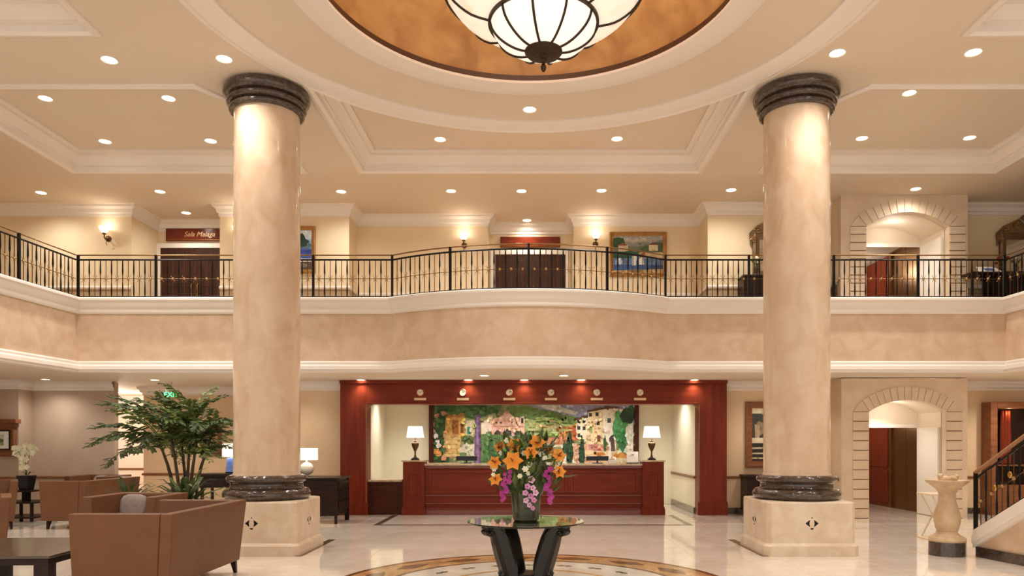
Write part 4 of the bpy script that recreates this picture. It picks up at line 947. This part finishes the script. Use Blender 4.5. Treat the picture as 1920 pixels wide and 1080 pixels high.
# palm
px_, py_ = -6.24, 13.4
t = thing('palm_tree', 'large leafy palm with several stems left of the left column', 'plant', (px_, py_, 0))
MB().lathe([(.2, 0), (.26, .03), (.34, .5), (.37, .56), (.37, .6), (.33, .6), (.32, .55)], seg=28).build('pot', M['pot'], t)
MB().lathe([(0, .55), (.33, .55)], seg=24).build('soil', M['soil'], t)
random.seed(11)
def frond_mesh(L, n, droop, wl, sd):
    random.seed(sd); m = MB(); pts = []
    for i in range(9):
        f = i/8; pts.append(Vector((L*f*(1-.12*f), 0, L*(.55*f-droop*f*f))))
    m.tube(pts, [.011*(1-.8*i/8) for i in range(9)], 4)
    for i in range(n):
        f = .16+.84*i/(n-1); p = pts[0].lerp(pts[1], 0)
        u = f*8; k = min(7, int(u)); p = pts[k].lerp(pts[k+1], u-k)
        for s in (-1, 1):
            if random.random() < .12: continue
            l = wl*(.65+.55*sin(pi*min(1, f*.9+.1)))*random.uniform(.8, 1.2)
            d = Vector((.55+random.uniform(-.15, .15), s*(.8-.35*f), random.uniform(-.45, .12))).normalized()
            w_ = d.cross(Vector((0, 0, 1))).normalized()*l*random.uniform(.2, .28)
            e = p+d*l+Vector((0, 0, -.1*l))
            m.add([p, p+d*l*.5+w_*.9+Vector((0, 0, .01)), e+w_*.95, e-d*l*.18, e-w_*.7+d*l*.1, p+d*l*.5-w_*.7], [(0, 1, 2, 3), (0, 3, 4, 5)])
    return m.mesh('frond', M['leaf'] if sd % 2 else M['leaf_dark'], 0)
FM = [frond_mesh(.95, 17, .45, .135, 1), frond_mesh(1.2, 20, .55, .135, 2), frond_mesh(.85, 15, .3, .13, 3), frond_mesh(1.0, 17, .7, .14, 5)]
random.seed(5)
stems = [(-.2, .0, -.46, -.1, 1.9), (-.05, -.1, -.14, -.25, 2.05), (.03, .05, .08, .12, 2.3), (.14, -.05, .32, -.1, 2.05), (-.02, .12, -.26, .35, 2.2), (.2, .06, .44, .2, 1.9)]
for (bx, by, tx, ty, h) in stems:
    pts = [(bx, by, .5), (bx, by, .95), (bx+(tx-bx)*.3, by+(ty-by)*.3, 1.3), (tx, ty, h)]
    MB().tube(pts, [.036, .032, .026, .014], 8).build('trunk', M['bark'], t)
    for k in range(16):
        a = 2*pi*k/16+random.uniform(-.3, .3); f = .25+.75*((k*7) % 16)/15
        sc = random.uniform(.65, .98)*(1-.12*cos(a))
        p = Vector(pts[2]).lerp(Vector(pts[3]), f)
        o = link('frond', random.choice(FM), t, loc=p, rot=(random.uniform(-.3, .3), random.uniform(-.75, .25), a)); o.scale = (sc, sc, sc)
for a, tl, sc, z in ((pi*1.0, .1, 1.3, 1.75), (pi*.94, .3, 1.2, 1.6), (pi*1.06, -.2, 1.15, 1.7), (0.05, -.1, .8, 1.75), (6.1, -.5, .8, 1.7), (2.6, -.5, .95, 2.0), (3.5, -.6, 1.0, 1.9), (.3, -.7, .8, 2.0), (5.9, .1, .75, 1.5), (pi*1.02, -.35, 1.15, 1.95)):
    o = link('frond', FM[1], t, loc=(-.35 if abs(a-pi) < 1 else .1, -.05, z), rot=(0, tl, a)); o.scale = (sc,)*3
def low_plant(x, y, n, r, z, label, m_, h=.5):
    t = thing('low_fern', label, 'plant', (x, y, 0))
    MB().lathe([(.1, 0), (.14, .02), (.18, z-.02), (.18, z), (.14, z), (.14, z-.04), (0, z-.04)], seg=20).build('pot', M['pot'], t)
    me = MB().add([(0, 0, 0), (r*.35, r*.06, h*.5), (r*.75, r*.04, h*.75), (r, 0, h*.7), (r*.75, -r*.04, h*.75), (r*.35, -r*.06, h*.5)], [(0, 1, 5), (1, 2, 4, 5), (2, 3, 4)]).mesh('leaf', M[m_], 0)
    for k in range(n):
        o = link('leaf', me, t, loc=(0, 0, z-.03), rot=(random.uniform(-.3, .3), random.uniform(-.5, .4), random.uniform(0, 6.28)))
        o.scale = (random.uniform(.7, 1.1),)*3
low_plant(-5.75, 12.4, 60, .6, .6, 'low dark fern between the palm and the left column', 'leaf_dark', .62)
low_plant(-7.0, 13.0, 30, .38, .66, 'small leafy plant left of the palm stems', 'leaf_dark', .5)
# consoles with lamps either side of the left column
t = thing('writing_desk', 'black console desk with slim legs right of the left column', 'desk', (-4.8, 16.0, 0))
MB().box(-5.65, -4.05, 15.55, 16.5, .17, .93).build('body', M['dark_wood'], t, ws=True, smooth=0, bevel=.006)
MB().box(-5.67, -4.0, 15.52, 16.53, .93, .97).build('top', M['dark_wood'], t, ws=True, smooth=0, bevel=.006)
for k in range(3): MB().box(-4.06, -4.02, 15.62, 16.42, .28+k*.21, .46+k*.21).build('drawer', M['dark_wood'], t, ws=True, smooth=0, bevel=.006)
for a in (-5.6, -4.09):
    for b in (15.6, 16.45): MB().box(a-.025, a+.025, b-.025, b+.025, 0, .17).build('leg', M['dark_wood'], t, ws=True, smooth=0)
MB().box(-4.06, -4.02, 16.4, 16.46, 0, .93).build('rear_leg', M['dark_wood'], t, ws=True, smooth=0)
t = thing('console_desk', 'black console desk left of the left column behind the palm', 'desk', (-6.5, 16.0, 0))
MB().box(-7.0, -5.85, 15.7, 16.3, .75, 1.0).build('body', M['dark_wood'], t, ws=True, smooth=0, bevel=.006)
MB().box(-7.04, -5.82, 15.66, 16.34, 1.0, 1.04).build('top', M['dark_wood'], t, ws=True, smooth=0, bevel=.006)
for k in range(2): MB().box(-6.95+k*.56, -6.45+k*.56, 15.68, 15.71, .8, .96).build('drawer', M['dark_wood'], t, ws=True, smooth=0, bevel=.006)
for a in (-6.95, -5.9):
    for b in (15.75, 16.25): MB().box(a-.025, a+.025, b-.025, b+.025, 0, .75).build('leg', M['dark_wood'], t, ws=True, smooth=0)
t = thing('table_lamp', 'drum shade lamp with frosted ball base on the desk right of the left column', 'lamp', (X(575, 16), 16, .97))
MB().lathe([(0, 0), (.08, 0), (.08, .02), (.03, .03)], seg=20).build('base', M['chrome'], t)
MB().lathe([(.03, .03)]+[(.15*sin(a), .17-.14*cos(a)) for a in [.25+i*.28 for i in range(10)]]+[(.03, .31), (.015, .33), (.012, .45)], seg=24).build('ball_body', M['pearl'], t)
MB().lathe([(.235, .36), (.23, .61)], seg=36).build('lamp_shade', M['lampshade'], t)
MB().tube([(0, 0, .45), (0, 0, .66)], .006, 6).build('finial', M['brass'], t)
lamp('lamp_bulb', 'POINT', (0, 0, .5), 9, WARM, t, r=.05)
t = thing('table_lamp', 'white shade lamp with blue ceramic base left of the left column', 'lamp', (X(434, 16), 16, 1.04))
MB().box(-.1, .1, -.08, .08, 0, .03).build('base', M['dark_wood'], t, smooth=0)
MB().hexa([(-.1, -.07, .03), (.1, -.07, .03), (.1, .07, .03), (-.1, .07, .03)], [(-.07, -.06, .34), (.07, -.06, .34), (.07, .06, .34), (-.07, .06, .34)]).build('body', M['blue_glass'], t, smooth=0, bevel=.01)
MB().tube([(0, 0, .33), (0, 0, .5)], .01, 6).build('neck', M['brass'], t)
MB().lathe([(.19, .36), (.18, .64)], seg=36).build('lamp_shade', M['lampshade'], t)
lamp('lamp_bulb', 'POINT', (0, 0, .5), 9, WARM, t, r=.05)
frame_picture('framed_print', 'dark framed print on the wall behind the palm', X(375, 19.5), X(413, 19.5), Z(855, 19.5), Z(800, 19.5), 19.58, .07, [('8a5c3a', rect(0, 0, 100, 100)), ('6a7a50', rect(10, 50, 90, 95)), ('b08a60', rect(10, 10, 90, 50))], M['walnut'])
# exit sign
t = thing('exit_sign', 'green lit exit sign hanging under the balcony above the palm', 'sign', (X(322, 17.6), 17.6, 2.72))
MB().box(-.17, .17, -.02, .02, 0, .22).build('housing', M['clear'], t, smooth=0, bevel=.006)
MB().tube([(0, 0, .22), (0, 0, .43)], .01, 6).build('hanger', M['chrome'], t)
letters('EXIT', .17, M['exit_green'], t, (0, -.025, .11))

# ================================================================== CENTRE TABLE AND FLOWERS
TC = (-.07, 9.05)
t = thing('pedestal_table', 'round glass table on dark carved scroll legs in the lobby centre', 'table', TC+(0,))
MB().lathe([(0, .735), (.7, .735), (.71, .742), (.71, .748), (.7, .755), (0, .755)], seg=72).build('glass_top', M['glass'], t, smooth=20)
MB().lathe([(0, .7), (.3, .7), (.36, .712), (.36, .733), (0, .733)], seg=40).build('top_plate', M['charcoal'], t)
MB().lathe([(0, .0), (.34, .0), (.36, .03), (.33, .06), (.2, .09), (.17, .13), (0, .14)], seg=40).build('foot', M['charcoal'], t)
def leg_m():
    m = MB(); prof = [(.17, .06, .05), (.21, .1, .08), (.235, .17, .095), (.26, .26, .1), (.3, .38, .1), (.34, .5, .095), (.38, .6, .08), (.42, .67, .06), (.47, .7, .045)]
    w = .115
    vs = []
    for i, (r, z, q) in enumerate(prof):
        a = prof[max(i-1, 0)]; b = prof[min(i+1, len(prof)-1)]
        tx, tz = b[0]-a[0], b[1]-a[1]; l = math.hypot(tx, tz); nx, nz = tz/l, -tx/l
        for (u, v) in ((1, .6), (.6, 1), (-.6, 1), (-1, .6), (-1, -.6), (-.6, -1), (.6, -1), (1, -.6)):
            vs.append((r+nx*q*u, v*w*(1-.25*i/8), z+nz*q*u))
    n = len(prof)
    m.add(vs, [(i*8+j, i*8+(j+1) % 8, (i+1)*8+(j+1) % 8, (i+1)*8+j) for i in range(n-1) for j in range(8)]+[tuple(range(8)), tuple(range((n-1)*8, n*8))])
    sp = [(.5+.055*(1-k/20)*cos(1.6-k*.55), .66+.055*(1-k/20)*sin(1.6-k*.55)) for k in range(14)]
    for a in (-.055, 0, .055): m.tube([(p[0], a, p[1]) for p in sp], .028, 6)
    sp = [(.28+.06*(1-k/16)*cos(-1+k*.6), .12+.06*(1-k/16)*sin(-1+k*.6)) for k in range(12)]
    for a in (-.05, .05): m.tube([(p[0], a, p[1]) for p in sp], .025, 6)
    return m.mesh('leg', M['charcoal'], 40)
lm = leg_m()
for k in range(4): link('leg', lm, t, rot=(0, 0, R([-28, 32, 124, 208][k])))
v = thing('glass_vase', 'ribbed dark glass vase holding the flowers on the glass table', 'vase', TC+(.755,))
m = MB(); prof = [(0, .0), (.13, .0), (.15, .02), (.165, .12), (.175, .25), (.18, .34), (.17, .34), (.165, .25), (.155, .12), (.13, .03), (0, .03)]
seg = 40
vs = [(r*(1+.04*(i % 2)*(r > .1))*cos(2*pi*i/seg), r*(1+.04*(i % 2)*(r > .1))*sin(2*pi*i/seg), z) for i in range(seg) for r, z in prof]; n = len(prof)
m.add(vs, [(i*n+q, ((i+1) % seg)*n+q, ((i+1) % seg)*n+q+1, i*n+q+1) for i in range(seg) for q in range(n-1)]).build('vase_body', mat('olive ribbed glass', '8a8c6c', '6c6e54', 8, .1, trans=.75, ior=1.45), v)
b = thing('flower_bouquet', 'bouquet of orange lilies, white blooms and trailing purple orchids in the glass vase', 'flowers', TC+(.79,))
random.seed(21)
def bp(px, py, dy=-.15):
    d = TC[1]+dy; return Vector((X(px, d)-TC[0], dy, Z(py, d)-.79))
LIL = [(965, 835, -.1, .1), (1007, 830, -.12, .11), (995, 850, -.24, .1), (962, 865, -.3, .13), (928, 868, -.2, .09), (1047, 855, -.12, .1), (1048, 885, -.15, .09), (930, 900, -.22, .09), (938, 838, .02, .08), (1030, 845, .1, .08)]
sm_ = MB()
for px, py, dy, r in LIL:
    c_ = bp(px, py, dy); up = Vector((c_.x*.8, -1+dy, .35+random.uniform(-.1, .3)))
    lily = flower(MB(), c_, r, 6, up, .3, .62).build('lily', M['lily'], b, smooth=0)
    q = up.normalized(); m = MB()
    for k in range(4): m.tube([c_, c_+q*r*.5+Vector((random.uniform(-.03, .03), 0, random.uniform(-.03, .03)))], [.004, .007], 4)
    m.build('stamen', M['lily_core'], lily)
    sm_.tube([(0, 0, .1), tuple(c_*.5+Vector((0, 0, .08))), tuple(c_)], .006, 5)
sm_.build('stems', M['leaf_dark'], b)
for px, py, dy in ((985, 880, -.32), (994, 872, -.3), (975, 893, -.3), (951, 826, 0), (957, 822, 0), (983, 850, -.2), (1022, 860, -.22), (1028, 868, -.2), (927, 880, -.2), (925, 890, -.2), (1044, 878, -.15), (1015, 852, -.15), (990, 888, -.3), (940, 850, -.1)):
    flower(MB(), bp(px, py, dy), random.uniform(.03, .045), 6, Vector((random.uniform(-.4, .4), -1, .4)), .3, .8).build('white_bloom', M['white_petal'], b, smooth=0)
for q, (px, py, r) in enumerate(((997, 899, .05), (989, 912, .042), (999, 915, .04), (985, 924, .04), (1004, 924, .042), (995, 930, .04), (986, 938, .04), (1001, 938, .038), (993, 947, .036), (999, 953, .03))):
    o = flower(MB(), bp(px, py, -.33+.02*(q % 3)), r, 5, Vector((random.uniform(-.4, .4), -1, random.uniform(-.2, .3))), .25, .95).build('orchid_bloom', M['pink'] if q % 2 else M['pale_pink'], b, smooth=0)
    MB().blob(bp(px, py, -.35+.02*(q % 3)), .008, .01, .008, 6, 4).build('bloom_centre', M['magenta'], o)
for k in range(13):
    f = k/12
    for sx, (x0_, y0_, x1_, y1_) in ((-1, (955, 885, 943, 938)), (1, (1024, 880, 1032, 942))):
        flower(MB(), bp(x0_+(x1_-x0_)*f+random.uniform(-9, 9)*(1-.5*f), y0_+(y1_-y0_)*f, -.22), random.uniform(.028, .044), 5, Vector((random.uniform(-.5, .5), -1, .1)), .2, 1).build('purple_bloom', M['magenta'], b, smooth=0)
lf = [MB().add([(0, 0, 0), (.05*s, .025, .06), (.09*s, 0, .14), (.05*s, -.025, .06)], [(0, 1, 2), (0, 2, 3)]).mesh('leaf', M[mm], 0) for s, mm in ((1, 'leaf_dark'), (.6, 'leaf'), (-1, 'leaf_dark'))]
for k in range(330):
    a, u, q = random.uniform(0, 6.28), random.uniform(0, 1)**.45, random.uniform(-.3, 1.05)
    rx = .43*u*math.sqrt(max(.1, 1-abs(q-.2)*.7))
    o = link('leaf', random.choice(lf), b, loc=(rx*cos(a), rx*.75*sin(a), 0.42+q*.47), rot=(random.uniform(-1, 1), random.uniform(-1, 1), a)); o.scale = (random.uniform(.8, 1.6),)*3
MB().blob((0, 0, .5), .27, .22, .32, 12, 8).build('foliage_core', M['leaf_dark'], b, smooth=0)

# ================================================================== RIGHT SIDE
fx_, fy_ = X(1776, 11.3), 11.3
t = thing('stone_fountain', 'carved cream stone pedestal basin at the foot of the stairs', 'fountain', (fx_, fy_, 0))
MB().lathe([(0, 0), (.255, 0), (.255, .21), (0, .21)], seg=40).build('plinth', M['dark_marble'], t)
MB().lathe([(0, .21), (.25, .21), (.26, .24), (.25, .27), (.2, .3), (.15, .33), (.14, .36), (.165, .43), (.185, .52), (.18, .6), (.155, .7), (.125, .8), (.115, .9), (.125, .95), (.16, 1.0), (.22, 1.05), (.275, 1.09), (.295, 1.11), (.295, 1.135), (.27, 1.14), (.2, 1.11), (0, 1.1)], seg=48).build('basin', M['fountain_stone'], t)
bd = thing('carved_birds', 'small carved stone birds perched on the fountain basin', 'sculpture', (fx_, fy_, 1.1))
m = MB().blob((-.06, -.05, .05), .11, .05, .05).blob((-.14, -.06, .1), .04, .03, .035).tube([(-.17, -.06, .11), (-.22, -.06, .1)], [.012, .003], 5).tube([(.02, -.05, .06), (.12, -.05, .04)], [.04, .01], 6)
m.build('bird', M['fountain_stone'], bd, smooth=60)
MB().blob((.09, .02, .05), .09, .05, .05).blob((.15, .01, .09), .035, .03, .03).tube([(.03, .02, .05), (-.05, .04, .12), (-.1, .05, .13)], [.035, .015, .008], 6).build('bird', M['fountain_stone'], bd, smooth=60)
t = thing('tray_stand', 'pale folding tray stand behind the stone fountain', 'stand', (X(1748, 13.2), 13.2, 0))
MB().box(-.17, .35, -.22, .22, .78, .81).build('tray', M['stone'], t, smooth=0, bevel=.006)
for b_ in (-.18, .18):
    MB().tube([(-.1, b_, .78), (.3, b_, .02)], .014, 6).tube([(.3, b_, .78), (-.1, b_, .02)], .014, 6).build('crossed_legs', M['stone'], t)
MB().box(-.18, .35, -.2, .2, .0, .025).build('base_bar', M['stone'], t, smooth=0)
# picture and console left of right column
frame_picture('framed_mirror_print', 'tall dark framed picture on the lower wall, half hidden by the right column', X(1398, 17.85), X(1398, 17.85)+.95, Z(877, 17.85), Z(753, 17.85), 17.88, .16,
              [('2e2820', rect(0, 0, 100, 100)), ('d8c8a8', rect(0, 0, 100, 10)), ('3f3a32', rect(0, 10, 100, 55)), ('8a765c', oval(30, 38, 16, 16, 10, .2)), ('b09a78', [(10, 30), (30, 34), (28, 56), (12, 56)]), ('6a5a48', oval(70, 30, 14, 18, 9, .2)), ('e0d0b0', rect(0, 56, 100, 66)), ('c9b894', rect(0, 74, 100, 77)), ('c9b894', rect(0, 84, 100, 87)), ('c9b894', rect(0, 93, 100, 96))], M['walnut'])
t = thing('side_chest', 'dark side chest on the lower floor behind the right column', 'chest', (5.9, 17.5, 0))
MB().box(X(1400, 17.3), X(1400, 17.3)+1.3, 17.25, 17.8, .1, .9).build('body', M['dark_wood'], t, ws=True, smooth=0, bevel=.008)
MB().box(X(1400, 17.3)-.03, X(1400, 17.3)+1.33, 17.22, 17.83, .9, .95).build('top', M['dark_wood'], t, ws=True, smooth=0, bevel=.008)
for a in (.06, 1.24): MB().box(X(1400, 17.3)+a-.04, X(1400, 17.3)+a+.04, 17.27, 17.35, 0, .1).build('foot', M['dark_wood'], t, ws=True, smooth=0)
# display cabinet at the right edge
x0_ = X(1853, 17.6)
t = thing('display_cabinet', 'brown framed display cabinet behind the stair railing with red drapery inside', 'cabinet', (x0_+.8, 17.6, 0))
zt = Z(754, 17.6)
MB().box(x0_, x0_+.16, 17.5, 17.88, 0, zt).box(x0_+1.5, x0_+1.66, 17.5, 17.88, 0, zt).box(x0_+.16, x0_+1.5, 17.5, 17.88, zt-.15, zt).box(x0_+.16, x0_+1.5, 17.5, 17.88, 0, .7).build('frame', M['walnut'], t, ws=True, smooth=0, bevel=.01)
MB().box(x0_+.16, x0_+1.5, 17.84, 17.88, .7, zt-.15).build('back_panel', M['dark_wood'], t, ws=True, smooth=0)
MB().box(x0_+.16, x0_+1.5, 17.6, 17.84, 1.15, 1.18).build('shelf', M['walnut'], t, ws=True, smooth=0)
m = MB()
for a, r_ in ((.42, .05), (.5, .05), (.58, .05)): m.lathe([(r_, 1.2), (r_*1.1, 1.8), (r_*.7, zt-.2)], (x0_+a, 17.75, 0), 10)
m.build('red_drape', M['mahogany'], t, ws=True)
MB().box(x0_+.2, x0_+.34, 17.8, 17.83, 1.2, zt-.22).build('pale_panel', M['stone'], t, ws=True, smooth=0)
lamp('cabinet_lamp', 'POINT', (x0_+.55, 17.65, zt-.25), 3, (1, .7, .4), r=.03)
# plant on right balcony
t = thing('agave_plant', 'blue green spiky potted plant on the right side balcony', 'plant', (10.75, 15.0, ZD))
MB().lathe([(.18, 0), (.26, .5), (.28, .52), (.24, .52), (.0, .48)], seg=24).build('pot', M['pot'], t)
lm = MB().add([(0, 0, 0), (.12, .05, .4), (.3, .045, .9), (.62, 0, 1.38), (.3, -.045, .9), (.12, -.05, .4)], [(0, 1, 5), (1, 2, 4, 5), (2, 3, 4)]).mesh('leaf', M['leaf_teal'], 0)
for k in range(13): 
    o = link('leaf', lm, t, loc=(0, 0, .48), rot=(0, random.uniform(-.2, .25), pi+k*.49)); o.scale = (1, 1.4, 1.08)
